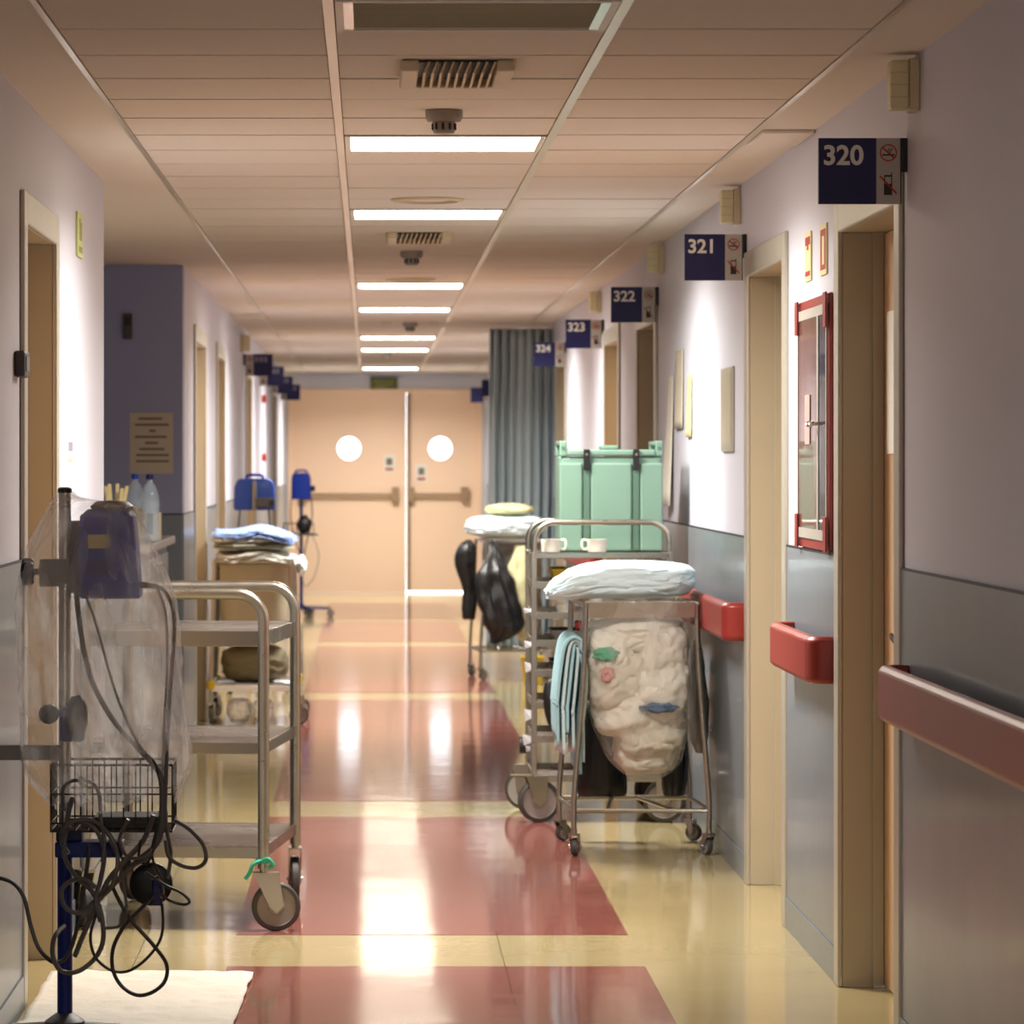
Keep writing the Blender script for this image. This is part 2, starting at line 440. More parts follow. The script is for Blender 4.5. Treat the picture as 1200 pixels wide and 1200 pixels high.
# ------------------------------------------------------------------ doors
dn = [0]
def side_door(side, n_, f_, handle=True, push=None):
    dn[0] += 1
    x = XR if side > 0 else XL; s = side
    d = sempty('door_%d' % dn[0], (x, (n_ + f_) / 2, 0))
    def bx(mb, xa, xb, *r): a, b = sorted((x + s * xa, x + s * xb)); return mb.box(a, b, *r)
    for ya, yb, ca, cb in ((n_ - .03, n_, n_ - .1, n_ - .0), (f_, f_ + .03, f_, f_ + .1)):
        bx(MB(), 0, .16, ya, yb, 0, HEAD).build('jamb_lining', 'frame_paint', d, bevel=.003)
        bx(MB(), -.014, 0, ca, cb, 0, HEAD + .09).build('casing', 'casing_metal', d, bevel=.005)
        ys = (f_ - .015, f_) if ya == f_ else (n_, n_ + .015)
        bx(MB(), .085, .116, ys[0], ys[1], 0, HEAD).build('door_stop', 'frame_paint', d, bevel=.002)
    bx(MB(), 0, .16, n_ - .03, f_ + .03, HEAD, HEAD + .03).build('head_lining', 'frame_paint', d, bevel=.003)
    bx(MB(), -.014, 0, n_, f_, HEAD, HEAD + .09).build('head_casing', 'casing_metal', d, bevel=.005)
    lf = bx(MB(), .118, .158, n_ + .003, f_ - .003, .008, HEAD - .003).build('leaf', 'leaf', d, bevel=.003)
    if handle:
        hy = f_ - .42 if side > 0 else n_ + .1
        h = MB(); hx = x + s * .118
        h.cyl((hx, hy, 1.02), (hx - s * .012, hy, 1.02), .026)
        h.tube(spline([(hx - s * .01, hy, 1.02), (hx - s * .03, hy, 1.02), (hx - s * .034, hy - .02, 1.018), (hx - s * .032, hy - .1, 1.005)], 5), .009)
        h.build('handle', 'chrome', lf, smooth=True)
    bx(MB(), .112, .118, n_ + .25, f_ - .25, .02, .27).build('kick_plate', 'casing_metal', lf)
    return d, lf
for i, (n_, f_) in enumerate(doorsR):
    d, lf = side_door(1, n_, f_)
    if i == 0:
        MB().box(XR + .114, XR + .118, f_ - .3, f_ - .09, 1.52, 1.92).build('notice_sheet', 'paper', lf)
for n_, f_ in doorsL_near + doorsL_far: side_door(-1, n_, f_)

# end wall with double doors and bright portholes
DX0, DXM, DX1, DZ = -.87, .435, 1.24, 2.27
we = MB(); we.box(XL - .25, DX0 - .05, Y1, Y1 + .15, 0, ZC + .012); we.box(DX1 + .05, XR + .3, Y1, Y1 + .15, 0, ZC + .012); we.box(DX0 - .05, DX1 + .05, Y1, Y1 + .15, DZ + .05, ZC + .012)
struct(we.build('wall_back', 'wall_paint'))
def holed_plate(x0, x1, y0, y1, z0, z1, cx, cz, r, n=40):
    ang = sorted(set([2 * math.pi * i / n for i in range(n)] + [math.atan2(z - cz, x - cx) % (2 * math.pi) for x in (x0, x1) for z in (z0, z1)]))
    inn, out = [], []
    for a in ang:
        c, s_ = math.cos(a), math.sin(a); inn.append((cx + r * c, cz + r * s_))
        t = min([((x1 if c > 0 else x0) - cx) / c if abs(c) > 1e-9 else 1e9, ((z1 if s_ > 0 else z0) - cz) / s_ if abs(s_) > 1e-9 else 1e9])
        out.append((cx + t * c, cz + t * s_))
    m = len(ang); vs = []
    for y in (y0, y1): vs += [(x, y, z) for x, z in inn] + [(x, y, z) for x, z in out]
    fs = []
    for i in range(m):
        j = (i + 1) % m
        fs += [(i, j, m + j, m + i), (2*m + i, 3*m + i, 3*m + j, 2*m + j), (i, 2*m + i, 2*m + j, j), (m + i, m + j, 3*m + j, 3*m + i)]
    return MB().add(vs, fs)
dn[0] += 1
ed = sempty('door_%d' % dn[0], ((DX0 + DX1) / 2, Y1, 0))
ef = MB(); ef.box(DX0 - .05, DX0, Y1 - .02, Y1 + .15, 0, DZ + .05); ef.box(DX1, DX1 + .05, Y1 - .02, Y1 + .15, 0, DZ + .05); ef.box(DX0, DX1, Y1 - .02, Y1 + .15, DZ, DZ + .05)
ef.build('door_frame', 'end_leaf', ed)
for x0, x1, cx in ((DX0 + .001, DXM - .010, (409 - 432) * 45 / F), (DXM + .004, DX1 - .001, (516 - 432) * 45 / F)):
    lf = holed_plate(x0, x1, Y1 + .03, Y1 + .075, (.001 if x0 < 0 else .018), DZ - .001, cx, 1.64, .132).build('end_leaf', 'end_leaf', ed)
    MB().lathe([(.134, 0), (.152, 0), (.152, -.012), (.134, -.012), (.134, 0)], (cx, Y1 + .03, 1.64), 'y', 40, False).build('porthole_ring', 'end_leaf', lf, smooth=True)
    MB().cyl((cx, Y1 + .05, 1.64), (cx, Y1 + .056, 1.64), .133, n=40).build('porthole_pane', 'pane', lf)
    b0, b1 = (x0 + .12, x1 - .09) if x0 < 0 else (x0 + .02, x1 - .12)
    pb = MB(); pb.tube([(b0, Y1 - .05, 1.115), (b1, Y1 - .05, 1.115)], .02)
    for bx_ in (b0 + .02, b1 - .03): pb.box(bx_ - .04, bx_ + .04, Y1 - .07, Y1 + .03, 1.04, 1.2)
    pb.build('push_bar', 'end_frame', lf, smooth=True)
    sx = b1 - .1 if x0 < 0 else x0 + .16
    sz = 1.47 if x0 < 0 else 1.36
    nt_ = MB().box(sx - .065, sx + .065, Y1 + .026, Y1 + .03, sz - .1, sz + .1).build('notice', 'paper', lf)
    MB().box(sx - .035, sx + .035, Y1 + .024, Y1 + .026, sz - .02, sz + .06).build('notice', 'print_grey', lf)
    MB().box(sx - .045, sx + .045, Y1 + .024, Y1 + .026, sz - .08, sz - .05).build('notice', 'sign_red', lf)
MB().box(DXM - .006, DXM + .04, Y1 - .005, Y1 + .03, .022, DZ - .006).build('meeting_post', 'end_frame', ed)
ex = thing('exit_sign', (.175, Y1, 2.3), 'green exit sign on the wall above the double doors', 'sign')
MB().box(.02, .33, Y1 - .03, Y1 - .001, 2.315, 2.45).build('sign_box', 'exit_green', ex, bevel=.006)
p = MB()
for a, b, z in ((.06, .29, 2.405), (.09, .27, 2.365), (.06, .2, 2.335)): p.box(a, b, Y1 - .032, Y1 - .03, z - .009, z + .009)
p.build('faded_print', 'exit_pale', ex)

# ------------------------------------------------------------------ ceiling fittings
for k in LIT + OFF:
    ya, yb = TS + k * TD, TS + (k + 1) * TD; on = k in LIT
    lab = {5: 'lit light panel just behind the hanging smoke detector', 11: 'lit light panel between the round speaker and the farther slatted vent', 22: 'lit light panel behind the second round speaker', 28: 'lit light panel just before the pair of small round fittings',
           38: 'lit light panel first beyond the corridor curtain', 44: 'lit light panel beside the dark far smoke detector', 56: 'lit light panel nearest the double doors and exit sign'}.get(k, 'unseen lit fill panel added in the corridor behind the camera') if on else 'unlit ceiling light panel with grey louvre beside the slatted vent'
    t = thing('ceiling_light', (.2365, (ya + yb) / 2, ZC), lab, 'ceiling light', 'ceiling light panels' if on else None)
    x0, x1 = -.074, .547
    fr = MB(); fr.box(x0, x1, ya + .004, ya + .022, ZC - .006, ZC + .011); fr.box(x0, x1, yb - .022, yb - .004, ZC - .006, ZC + .011)
    fr.box(x0, x0 + .018, ya + .022, yb - .022, ZC - .006, ZC + .011); fr.box(x1 - .018, x1, ya + .022, yb - .022, ZC - .006, ZC + .011)
    fr.build('frame', 'light_frame', t)
    MB().box(x0 + .018, x1 - .018, ya + .022, yb - .022, ZC + .001, ZC + .0105).build('diffuser', 'light_on' if on else 'light_off', t)
    if on:
        L = bpy.data.lights.new('tube_light', 'AREA'); L.shape = 'RECTANGLE'; L.size = .58; L.size_y = .54; L.energy = LAMP_W; L.color = (1, .965, .90); L.spread = R(158)
        lo = bpy.data.objects.new('tube_light', L); COL.objects.link(lo); lo.parent = t; lo.location = (0, 0, -.0005)
    if not on:
        for i in range(1, 12):
            y = ya + .022 + (yb - ya - .044) * i / 12
            MB().box(x0 + .03, x1 - .03, y - .003, y + .003, ZC - .004, ZC + .001).build('louvre_blade', 'light_off', t)
        for xx in (x0 + .018, x1 - .04): MB().box(xx, xx + .022, ya + .022, yb - .022, ZC - .005, ZC + .001).build('end_reflector', 'chrome', t)

def vent(x0, x1, ya, yb, lab):
    t = thing('air_vent', ((x0 + x1) / 2, (ya + yb) / 2, ZC), lab, 'vent')
    z0 = ZC - .03
    MB().box(x0 + .02, x1 - .02, ya + .02, yb - .02, ZC - .006, ZC - .0005).build('duct_face', 'black', t)
    fr = MB(); fr.box(x0 - .02, x0 + .025, ya, yb, z0, ZC - .0005); fr.box(x1 - .025, x1 + .02, ya, yb, z0, ZC - .0005)
    fr.box(x0 + .025, x1 - .025, yb - .025, yb, z0, ZC - .0005)
    fr.build('vent_frame', 'vent_white', t, bevel=.006)
    for i in range(9):
        x = x0 + .04 + (x1 - x0 - .08) * i / 8
        MB().add([(x - .004, ya + .004, z0 - .004), (x + .002, ya + .004, z0 - .004), (x + .014, ya + .004, ZC - .006), (x + .008, ya + .004, ZC - .006)] +
                 [(x - .004, yb - .026, z0 - .004), (x + .002, yb - .026, z0 - .004), (x + .014, yb - .026, ZC - .006), (x + .008, yb - .026, ZC - .006)],
                 [(0,1,2,3),(7,6,5,4),(0,4,5,1),(1,5,6,2),(2,6,7,3),(3,7,4,0)]).build('vent_slat', 'vent_white', t)
vent(.1, .345, 9.86, 10.33, 'slatted air vent between the unlit light panel and a smoke detector')
vent(.1, .345, 17.3, 17.77, 'slatted air vent farther along the ceiling beyond two lit panels')

def smoke(y, x, lab, grp=None):
    t = thing('smoke_detector', (x, y, ZC), lab, 'smoke detector', grp)
    MB().lathe([(.02, 0), (.054, -.0005), (.054, -.02), (.047, -.032), (.02, -.034)], (x, y, ZC - .0005), 'z', 28).build('detector_base', 'smoke_grey', t, smooth=True)
    h = MB().lathe([(.02, -.03), (.033, -.033), (.032, -.06), (.028, -.066), (.01, -.068)], (x, y, ZC), 'z', 24).build('sensor_head', 'smoke_grey', t, smooth=True)
    for i in range(10):
        a = i * math.pi / 5 + .2; c, s_ = math.cos(a), math.sin(a)
        MB().cyl((x + c * .0325, y + s_ * .0325, ZC - .038), (x + c * .0325, y + s_ * .0325, ZC - .056), .004, n=6).build('sensor_slot', 'black', h)
smoke(11.3, .215, 'grey smoke detector hanging in front of the first lit panel')
smoke(18.9, .205, 'grey smoke detector beyond the second slatted vent', )
smoke(28.6, .3, 'smoke detector between two small round ceiling fittings')
smoke(36.2, .17, 'dark smoke detector hanging before the far light panels')
def disc(y, x, r, lab, grp=None, mat='vent_white'):
    t = thing('ceiling_speaker', (x, y, ZC), lab, 'speaker', grp)
    MB().lathe([(r, 0), (r, -.006), (r * .9, -.012), (r * .84, -.012), (r * .84, -.001)], (x, y, ZC - .0005), 'z', 32, False).build('speaker_ring', mat, t, smooth=True)
    MB().lathe([(r * .82, -.002), (r * .5, -.007), (.002, -.009)], (x, y, ZC), 'z', 32).build('speaker_grille', 'tile', t, smooth=True)
disc(15.12, .225, .14, 'round flush ceiling speaker just before the second lit panel')
disc(21.75, .23, .14, 'round ceiling speaker partly in front of the third lit panel')
disc(28.55, .13, .035, 'small round ceiling fitting beside the smoke detector', 'small round fittings')
disc(28.55, .47, .035, 'small round ceiling fitting beside the smoke detector', 'small round fittings')
t = tag(MB().box(1.19, XR - .004, 11.95, 12.45, ZC - .012, ZC - .0005).build('ceiling_hatch', 'plaster', bevel=.004), 'narrow plaster access hatch in the ceiling edge near room 320', 'hatch')
t = tag(MB().box(XL + .03, -.74, 27.2, 27.7, ZC - .01, ZC - .0005).build('ceiling_hatch', 'plaster', bevel=.004), 'narrow ceiling hatch above the left wall beyond the alcove', 'hatch')

# ------------------------------------------------------------------ room signs
def room_sign(side, y, num, lab, grp=None):
    x = XR if side > 0 else XL; s = side
    z0, z1 = 2.144, 2.309
    t = thing('room_sign', (x, y, z0), lab, 'sign', grp)
    def bx(a, b, ya, yb, za, zb): p_, q_ = sorted((x - s * a, x - s * b)); return MB().box(p_, q_, ya, yb, za, zb)
    bx(0, .016, y - .012, y + .02, z1 - .085, z1).build('bracket', 'black', t, bevel=.002)
    bx(.014, .0175, y - .006, y + .012, z0, z1).build('edge_strip', 'black', t)
    npn = bx(.0775, .222, y - .006, y + .012, z0, z1).build('number_panel', 'navy', t)
    pp = bx(.0175, .0775, y - .006, y + .012, z0, z1).build('pictogram_panel', 'silver_plate', t)
    fy = y - .0065
    cx = x - s * .0475; cz = z1 - .037
    sm = MB().lathe([(.0215, 0), (.0215, -.0012), (.0185, -.0012), (.0185, 0), (.0215, 0)], (cx, fy, cz), 'y', 28, False)
    sm.prism([(cx - .016, cz + .012), (cx - .013, cz + .0145), (cx + .016, cz - .012), (cx + .013, cz - .0145)], fy - .0012, fy)
    sm.build('no_smoking_ring', 'sign_red', pp)
    cg = MB().box(cx - .0155, cx + .0155, fy - .001, fy, cz - .0075, cz - .0035)
    for dx in (0, .007): cg.tube(spline([(cx + dx, fy, cz - .001), (cx + dx - .004, fy, cz + .004), (cx + dx + .003, fy, cz + .007), (cx + dx, fy, cz + .012)], 4), .0011, 5)
    cg.build('cigarette_mark', 'black', pp)
    pz = z0 + .05
    ph = MB().box(cx - .011, cx + .0095, fy - .001, fy, pz - .028, pz + .0); ph.box(cx - .0105, cx - .008, fy - .001, fy, pz, pz + .02); ph.box(cx + .007, cx + .0095, fy - .001, fy, pz, pz + .028)
    ph.box(cx - .0105, cx + .0095, fy - .001, fy, pz + .018, pz + .022)
    ph.build('telephone_mark', 'black', pp)
    MB().prism([(cx - .0235, pz + .019), (cx - .0205, pz + .0215), (cx + .022, pz - .0225), (cx + .019, pz - .026)], fy - .002, fy - .001).build('red_slash', 'sign_red', pp)
    if num:
        text_mesh('room_number', num, .068, x - .2115, fy, z1 - .066, 'digit', npn)
    else:
        for i in range(3):
            a = x + .088 + i * .034
            MB().box(a, a + .026, fy - .001, fy, z1 - .062, z1 - .018).build('numeral_mark', 'print_violet', npn)
for y, num, where in ((9.93, '320', 'beside the door nearest the long dark crash rail'), (14.14, '321', 'above the wall with the framed picture'), (18.43, '322', 'above the green insulated box'),
                     (22.68, '323', 'between the curtain and the green box'), (27.0, '324', 'in front of the grey curtain')):
    room_sign(1, y, num, 'navy room sign reading ' + num + ', ' + where)
for y in (39.5, 43.8): room_sign(1, y, None, 'navy projecting room sign beyond the grey curtain', 'far room signs past the curtain')
room_sign(-1, 30, None, 'dark projecting room sign just below the pale call lamp on the left wall')
for y in (34, 38, 42): room_sign(-1, y, None, 'dark projecting room sign farther along the left corridor wall', 'room signs on the left wall')

for i, (y, lab) in enumerate(((9.72, 'beige call lamp box at the ceiling over the long crash rail end'), (14.38, 'beige call lamp box at the ceiling over the framed picture wall'), (18.1, 'beige call lamp box at the ceiling over the curled poster'), (22.95, 'beige call lamp box at the ceiling toward the curtain'))):
    t = thing('call_lamp', (XR, y, 2.36), lab, 'lamp')
    MB().box(XR - .025, XR - .0005, y - .03, y + .05, 2.357, 2.487).build('lamp_base', 'lamp_box', t, bevel=.004)
    MB().box(XR - .072, XR - .025, y - .024, y + .044, 2.362, 2.482).build('lamp_lens', 'lamp_lens', t, bevel=.006)
    for j in range(3): MB().box(XR - .0725, XR - .03, y - .0255, y - .0235, 2.39 + j * .03, 2.393 + j * .03).build('lens_rib', 'lamp_box', t)
t = thing('call_lamp', (XL, 29.3, 2.36), 'pale call lamp box above the first sign on the left wall', 'lamp')
MB().box(XL + .0005, XL + .025, 29.27, 29.35, 2.3, 2.44).build('lamp_base', 'lamp_box', t); MB().box(XL + .025, XL + .075, 29.275, 29.345, 2.31, 2.43).build('lamp_lens', 'lamp_lens', t, bevel=.005)

# ------------------------------------------------------------------ crash rails on the right wall
def crash_rail(ya, yb, lab):
    t = thing('handrail', (XR, (ya + yb) / 2, .85), lab, 'handrail')
    z0, z1 = .855, .993; xo = XR - .088
    # bumper with ends curving back to the wall
    def path(off):
        r = .05; pts = [(XR - .008, ya + off)]
        for i in range(7):
            a = R(90 * i / 6); pts.append((xo + off + (r - off) - (r - off) * math.sin(a), ya + off + (r - off) - (r - off) * math.cos(a)) if r > off else (xo + off, ya + off))
        for i in range(7):
            a = R(90 * i / 6); pts.append((xo + off + (r - off) - (r - off) * math.cos(a), yb - off - (r - off) + (r - off) * math.sin(a)))
        pts.append((XR - .008, yb - off)); return pts
    A, B = path(0), path(.03); n = len(A); mb = MB(); rings = []
    for (ax, ay), (bx_, by) in zip(A, B):
        e = .014
        rings.append([Vector((bx_, by, z0)), Vector((ax + (bx_-ax)*.4, ay + (by-ay)*.4, z0)), Vector((ax, ay, z0 + e)), Vector((ax, ay, z1 - e)), Vector((ax + (bx_-ax)*.4, ay + (by-ay)*.4, z1)), Vector((bx_, by, z1))])
    mb.loft(rings); mb.build('bumper_rail', 'rail_red', t, smooth=True, bevel=.004)
    k = max(2, int((yb - ya) / .9) + 1)
    for i in range(k):
        y = ya + .12 + (yb - ya - .24) * i / (k - 1)
        MB().box(xo + .03, XR - .0075, y - .02, y + .02, .9, .95).build('wall_bracket', 'dark_grey', t)
crash_rail(5.5, 9.86, 'long dark red crash rail beside the 320 door, running off towards the viewer')
crash_rail(11.42, 12.5, 'short red crash rail under the fire hose cabinet')
crash_rail(14.14, 18.42, 'red crash rail on the wall behind the linen hamper')
crash_rail(22.65, 26.9, 'red crash rail on the far wall by the tray trolley')

# ------------------------------------------------------------------ fire hose cabinet and its signs
t = thing('fire_hose_cabinet', (XR, 12.0, 1.23), 'red framed glass fire hose cabinet above the short rail', 'cabinet')
ya, yb, z0, z1, xf = 11.5, 12.32, 1.235, 1.99, XR - .013
MB().box(xf + .006, XR - .0005, ya + .01, yb - .01, z0 + .01, z1 - .01).build('cabinet_box', 'dark_grey', t)
fr = MB(); fr.box(xf, XR - .0005, ya, ya + .02, z0, z1); fr.box(xf, XR - .0005, yb - .02, yb, z0, z1); fr.box(xf, XR - .0005, ya + .02, yb - .02, z0, z0 + .03); fr.box(xf, XR - .0005, ya + .02, yb - .02, z1 - .03, z1)
fr.build('cabinet_frame', 'rail_red', t, bevel=.003)
MB().box(xf + .003, xf + .0058, ya + .03, ya + .24, z0 + .08, z1 - .07).build('hose_panel', 'hose', t)
for a, b in ((ya + .02, ya + .25), (ya + .25, yb - .02)):
    d_ = MB(); d_.box(xf - .006, xf, a, a + .02, z0 + .03, z1 - .03); d_.box(xf - .006, xf, b - .02, b, z0 + .03, z1 - .03); d_.box(xf - .006, xf, a + .02, b - .02, z0 + .03, z0 + .06); d_.box(xf - .006, xf, a + .02, b - .02, z1 - .06, z1 - .03)
    d_ = d_.build('glass_door', 'silver_plate', t)
    MB().box(xf - .004, xf - .001, a + .02, b - .02, z0 + .06, z1 - .06).build('door_glass', 'cabinet_glass_dark' if a < ya + .1 else 'cabinet_glass', d_)
    ky = b - .04 if a < ya + .1 else a + .04
    MB().tube(spline([(xf - .006, ky, 1.61), (xf - .03, ky, 1.612), (xf - .032, ky - .03, 1.605)], 4), .006).build('door_knob', 'chrome', d_, smooth=True)
for yy in (ya, yb - .06):
    for zz in (z0, z1 - .1): MB().box(xf - .012, xf - .0062, yy - .004, yy + .064, zz - .002, zz + .102).build('corner_guard', 'rail_red', t, bevel=.002)
pl = MB().box(xf - .0068, xf - .0061, 11.95, 12.08, 1.55, 1.7).build('instruction_sticker', 'linen_pink', t)
for yc, zc, nm, kind in ((12.12, 2.125, 'cream and red fire hose pictogram plate above the cabinet, nearer the 321 door', 0), (11.71, 2.125, 'cream and red extinguisher pictogram plate above the cabinet, nearer the 320 door', 1)):
    t = thing('fire_sign', (XR, yc, zc - .08), nm, 'sign')
    MB().box(XR - .006, XR - .0005, yc - .08, yc + .08, zc - .075, zc + .075).build('plate', 'cream', t)
    x = XR - .0068
    if kind:
        fr = MB(); fr.box(x, x + .0008, yc - .065, yc + .065, zc + .04, zc + .06); fr.box(x, x + .0008, yc - .065, yc + .065, zc - .06, zc - .045); fr.box(x, x + .0008, yc + .035, yc + .065, zc - .045, zc + .04); fr.box(x, x + .0008, yc - .065, yc - .03, zc - .045, zc + .04)
        fr.build('red_field', 'sign_red', t)
    else:
        fr = MB(); fr.box(x, x + .0008, yc - .065, yc + .065, zc + .035, zc + .06); fr.box(x, x + .0008, yc - .065, yc + .065, zc - .06, zc - .045); fr.box(x, x + .0008, yc - .02, yc + .02, zc + .02, zc + .035); fr.build('red_field', 'sign_red', t)

# pictures and papers on the right wall
t = thing('framed_picture', (XR, 14.82, 1.54), 'pale framed picture on the wall beyond the 321 door', 'picture')
MB().box(XR - .012, XR - .0005, 14.6, 15.05, 1.535, 1.85).build('frame', 'casing_metal', t, bevel=.003)
MB().box(XR - .0135, XR - .0125, 14.62, 15.03, 1.555, 1.83).build('print', 'picture', t)
def curled(y0, y1, z0, z1, bulge, mat, lab, nm='wall_poster'):
    def f(u, v): return Vector((XR - .004 - bulge * (1 - v) ** 1.5 * (.3 + .7 * math.sin(u * 2.6)), y0 + (y1 - y0) * u, z0 + (z1 - z0) * v))
    return tag(MB().grid(8, 10, f).build(nm, mat, smooth=True, solid=.002), lab, 'poster')
curled(16.95, 17.36, 1.64, 1.98, .012, 'paper_beige', 'beige poster on the wall above the insulated box')
curled(16.5, 16.72, 1.6, 1.86, .01, 'cream', 'small cream sheet on the wall beside the beige poster')
curled(17.5, 17.8, 1.3, 1.88, .05, 'paper', 'curled pale poster on the wall behind the insulated box')

# ------------------------------------------------------------------ left wall details
t = thing('card_reader', (XL, 10.68, 1.7), 'small dark card reader box beside the left door', 'reader')
MB().box(XL + .0005, XL + .03, 10.6, 10.74, 1.725, 1.795).build('reader_body', 'dark_grey', t, bevel=.006); MB().box(XL + .03, XL + .033, 10.62, 10.72, 1.74, 1.78).build('reader_face', 'grey_plastic', t)
t = thing('wall_plate', (XL, 12.96, 2.17), 'glowing yellow-green safety plate on the lit left wall', 'sign')
MB().box(XL + .0005, XL + .008, 12.84, 13.06, 2.165, 2.31).build('plate', 'lum_green', t, bevel=.002)
pr = MB(); pr.box(XL + .008, XL + .0088, 12.88, 13.02, 2.18, 2.2); pr.box(XL + .008, XL + .0088, 12.9, 12.94, 2.22, 2.29); pr.box(XL + .008, XL + .0088, 12.96, 13.0, 2.22, 2.28); pr.build('faded_print', 'exit_pale', t)
t = thing('wall_notice', (XL, 12.6, 1.5), 'white paper notice taped to the left wall before the alcove', 'notice')
MB().box(XL + .0005, XL + .002, 12.47, 12.72, 1.5, 1.74).build('sheet', 'paper', t)
MB().box(XL + .002, XL + .0024, 12.5, 12.69, 1.53, 1.56).build('print', 'print_violet', t); MB().box(XL + .002, XL + .0024, 12.52, 12.64, 1.68, 1.7).build('print', 'paper_beige', t); MB().box(XL + .002, XL + .0024, 12.5, 12.69, 1.5, 1.515).build('print', 'cream', t)
for y, z in ((35.2, 2.05), (35.2, 1.53)):
    tag(MB().cyl((XL + .0005, y, z), (XL + .04, y, z), .035, n=14).build('alarm_button', 'red_dot', smooth=True), 'small red round alarm, ' + ('the upper' if z > 1.8 else 'the lower') + ' one on the left wall', 'alarm')
# notice on the blue alcove wall
t = thing('wall_notice', (-1.1, AL1, 1.43), 'beige text notice on the shaded alcove wall', 'notice')
x0, x1 = (152 - 432) * AL1 / F, (203 - 432) * AL1 / F
MB().box(x0, x1, AL1 - .003, AL1 - .0005, 1.435, 1.745).build('sheet', 'paper_beige', t)
pr = MB()
for i, (a, b) in enumerate(((.2, .75), (.12, .9), (.45, .6), (.12, .85), (.35, .65), (.22, .8), (.15, .9), (.15, .9))):
    z = 1.715 - i * .031; pr.box(x0 + (x1-x0)*a, x0 + (x1-x0)*b, AL1 - .0036, AL1 - .003, z - .006, z + .006)
pr.build('print_lines', 'print_grey', t)
t = thing('wall_thermostat', (-1.225, AL1, 2.13), 'small dark control box high on the alcove wall', 'control')
MB().box(-1.25, -1.205, AL1 - .04, AL1 - .0005, 2.12, 2.25).build('control_body', 'dark_grey', t, bevel=.006); MB().box(-1.243, -1.212, AL1 - .042, AL1 - .04, 2.19, 2.235).build('control_window', 'black', t)

# nurse counter in the alcove with what stands on it
cz = 1.13
t = thing('nurse_counter', (-1.5, 18.2, 0), 'grey nurse station counter inside the alcove', 'counter')
MB().box(-2.1, -1.0, 17.4, 19.6, .0, cz - .04).build('counter_body', 'counter_grey', t, bevel=.004)
MB().box(-2.15, -.96, 17.34, 19.66, cz - .04, cz).build('counter_top', 'counter_top', t, bevel=.006)
for i in range(3): MB().box(-1.0, -.99, 17.45 + i * .72, 18.12 + i * .72, .12, cz - .08).build('front_panel', 'wainscot', t, bevel=.003)
def bottle(x, y, lab, capm, lblm):
    t = thing('water_bottle', (x, y, cz), lab, 'bottle')
    MB().lathe([(.03, .002), (.042, .006), (.043, .06), (.039, .075), (.043, .09), (.043, .2), (.03, .25), (.014, .275), (.014, .295)], (x, y, cz), 'z', 24).build('bottle_body', 'bottle_clear', t, smooth=True)
    MB().lathe([(.016, .285), (.017, .287), (.017, .306), (.014, .309)], (x, y, cz), 'z', 18).build('bottle_cap', capm, t, smooth=True)
    MB().lathe([(.0435, .13), (.0437, .131), (.0437, .185), (.0435, .186)], (x, y, cz), 'z', 24).build('bottle_label', lblm, t, smooth=True)
bottle(-.985 - .01, 18.0, 'clear water bottle with dark cap at the counter edge', 'navy', 'bottle_clear')
bottle(-1.088, 18.45, 'clear water bottle with blue cap behind the spatulas', 'blue_bright', 'bottle_clear')
t = thing('spatula_cup', (-1.155, 18.0, cz), 'cup of pale wooden spatulas on the alcove counter', 'cup')
MB().lathe([(.03, .001), (.04, .11), (.037, .11), (.028, .006)], (-1.155, 18.0, cz), 'z', 20).build('cup_body', 'canvas', t, smooth=True)
for i, (dx, dy) in enumerate(((-.05, 0), (-.03, .01), (-.015, -.015), (.025, 0), (.04, .01), (.008, .02))):
    a = Vector((-1.155 + dx * .3, 18.0 + dy, cz + .015)); b = a + Vector((dx * 1.1, dy, .23 + .01 * (i % 3)))
    MB().loft([[p_ + Vector(q) for q in ((-.008, -.001, 0), (.008, -.001, 0), (.008, .001, 0), (-.008, .001, 0))] for p_ in (a, b)]).build('spatula', 'wood_pale', t, bevel=.0)
for i in range(4):
    tag(MB().lathe([(.026, .0), (.037, .09), (.039, .09), (.039, .094), (.0345, .092), (.024, .004)], (-1.05, 18.1, cz + .001 + i * .02), 'z', 20).build('paper_cup', 'wood_pale', smooth=True), 'cream paper cup in the small stack by the bottles', 'cup', 'stacked paper cups')
tag(MB().box(-1.0, -.965, 18.35, 18.45, cz, cz + .13).build('small_carton', 'paper_beige', bevel=.003), 'small beige carton behind the clear bottle', 'carton')
t = tag(MB().prism([(-1.2, cz + .001), (-.99, cz + .001), (-.99, cz + .006), (-1.2, cz + .05)], 18.6, 18.95).build('paper_stack', 'paper', bevel=.001), 'sloping stack of white papers on the counter', 'papers')

